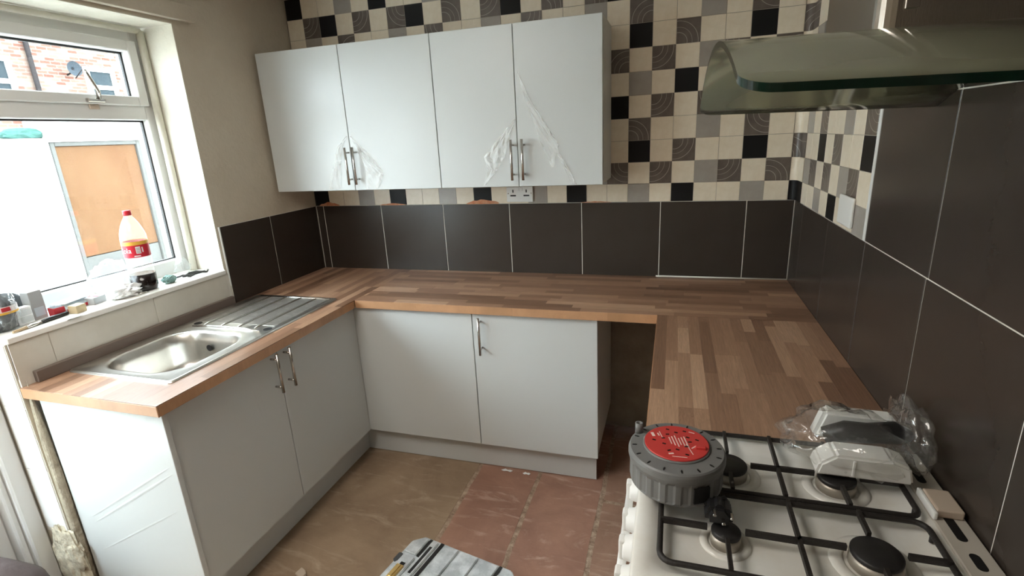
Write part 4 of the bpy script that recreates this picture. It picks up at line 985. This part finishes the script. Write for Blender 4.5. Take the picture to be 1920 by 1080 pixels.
bm = B(); blob(bm, (-.176, -1.560, Z+.055), (.020, .070, .060), 3, .10, 2, 30.0, floor=Z+.0006, sharp=False); tag(obj('grey_pouch', bm, 'charcoal_cloth', smooth=True), 'dark grey soft pouch against the window glass behind the boxes', 'pouch')
# paint brush and tag along the front
t = thing('paint_brush', 'thin paint brush with dark handle lying along the sill edge', 'brush', (-.035, -1.53, Z))
bm = B(); add_tube(bm, [(-.062, -1.435, Z+.0075), (-.052, -1.50, Z+.008), (-.045, -1.535, Z+.007)], [.007, .0085, .006], 10); obj('handle', bm, 'black_plastic', t)
bm = B(); add_tube(bm, [(-.045, -1.535, Z+.007), (-.037, -1.585, Z+.0065)], [.0062, .0065], 10); obj('ferrule', bm, 'chrome', t)
bm = B(); add_tube(bm, [(-.037, -1.585, Z+.0065), (-.029, -1.630, Z+.0055)], [.0062, .0040], 10); obj('bristles', bm, 'wood_tip', t)
tag(box('paper_tag', -.022, .012, -1.485, -1.435, Z+.0006, Z+.0022, 'paper_white'), 'white paper tag overhanging the front edge of the sill', 'tag')

# ================================================================== THINGS ON THE FLOOR
# tool case
TA = math.radians(-11.4)
t = thing('tool_case', 'dusty grey plastic tool case with ribs and brass latch on the floor', 'tool case', (1.143+.24*math.cos(TA)+.165*math.sin(TA), -1.147+.24*math.sin(TA)-.165*math.cos(TA), 0), None, TA)
cw, cd, chh = .24, .165, .100
def chamf(w_, d_, c_): return [(-w_+c_, -d_), (w_-c_, -d_), (w_, -d_+c_), (w_, d_-c_), (w_-c_, d_), (-w_+c_, d_), (-w_, d_-c_), (-w_, -d_+c_)]
obj('case_base', add_prism(B(), chamf(cw, cd, .04), .001, .046, bev=.004), 'case_grey', t, local=True)
obj('case_lid', add_prism(B(), chamf(cw, cd, .04), .050, chh-.008, bev=.005), 'case_grey', t, local=True)
obj('seam', add_prism(B(), chamf(cw-.004, cd-.004, .04), .045, .051), 'black_plastic', t, local=True)
for (x0, x1, y0, y1) in ((-.232, -.172, .062, .152), (-.225, -.165, -.10, .050), (-.155, -.125, -.15, .152), (-.095, -.03, -.15, .153), (-.022, .06, -.15, .153), (.068, .15, -.15, .153), (.165, .225, -.12, .12)):
    q = [(-(x1-x0)/2+(x0+x1)/2, y0), (x1, y0), (x1, y1), (x0, y1)]
    if x0 == -.232: q = [(x0, y0), (x1, y0), (x1, y1), (x0+.035, y1), (x0, y1-.04)]
    obj('lid_panel', add_prism(B(), q, chh-.009, chh, bev=.003), 'case_grey', t, local=True)
for (x, y0, y1, w_) in ((-.163, .062, .156, .006), (-.140, -.02, .12, .006), (-.110, -.155, .158, .007), (.158, -.155, .158, .006)): box('groove', x-w_, x+w_, y0, y1, chh-.0085, chh-.004 if x != -.140 else chh+.0006, 'black_plastic', t, local=True)
lt = box('latch', -.205, -.175, -.075, -.005, chh-.001, chh+.008, 'brass', t, bev=.002, local=True)
box('latch_gap', -.200, -.180, -.003, .012, chh-.001, chh+.0012, 'black_hole', t, local=True)
box('latch_tongue', -.196, -.184, -.07, -.01, chh+.0075, chh+.012, 'brass', lt, bev=.001, local=True)
obj('corner_recess', add_prism(B(), rrect(-.238, -.218, .004, .046, .006, 4), chh-.006, chh+.001), 'charcoal_cloth', t, local=True)
# wood offcut and torn scraps
bm = B(); add_prism(bm, [(.705, -1.385), (.742, -1.400), (.752, -1.378), (.738, -1.362), (.712, -1.352)], .0015, .014, bev=.002); tag(obj('wood_offcut', bm, 'beige_plastic'), 'small pale offcut lying on the tan floor slab', 'offcut')
for (x, y, s, lb_) in ((1.335, -.545, .030, 'torn white paper scrap by the plinth, the larger one'), (1.440, -.548, .020, 'torn white paper scrap by the plinth, nearer its right end')):
    bm = B(); add_prism(bm, [(x+s*a_, y+.011*b_) for a_, b_ in ((-1, -.3), (-.5, -.9), (.1, -.5), (.7, -1), (1, .1), (.5, .6), (.1, .3), (-.4, .9))], .0018, .0035); tag(obj('paper_scrap', bm, 'paper_white'), lb_, 'scrap', 'paper scraps by the plinth')
# dark mound by the door, stand-in for a finger at the lens
bm = B(); blob(bm, (-.035, -1.965, .20), (.215, .175, .20), 4, .05, 1.6, 2.5, floor=.0015, sharp=False)
tag(obj('finger_standin', bm, 'mound_plum', smooth=True), 'dark plum soft sack standing in for a blurred finger at the lens', 'mound')
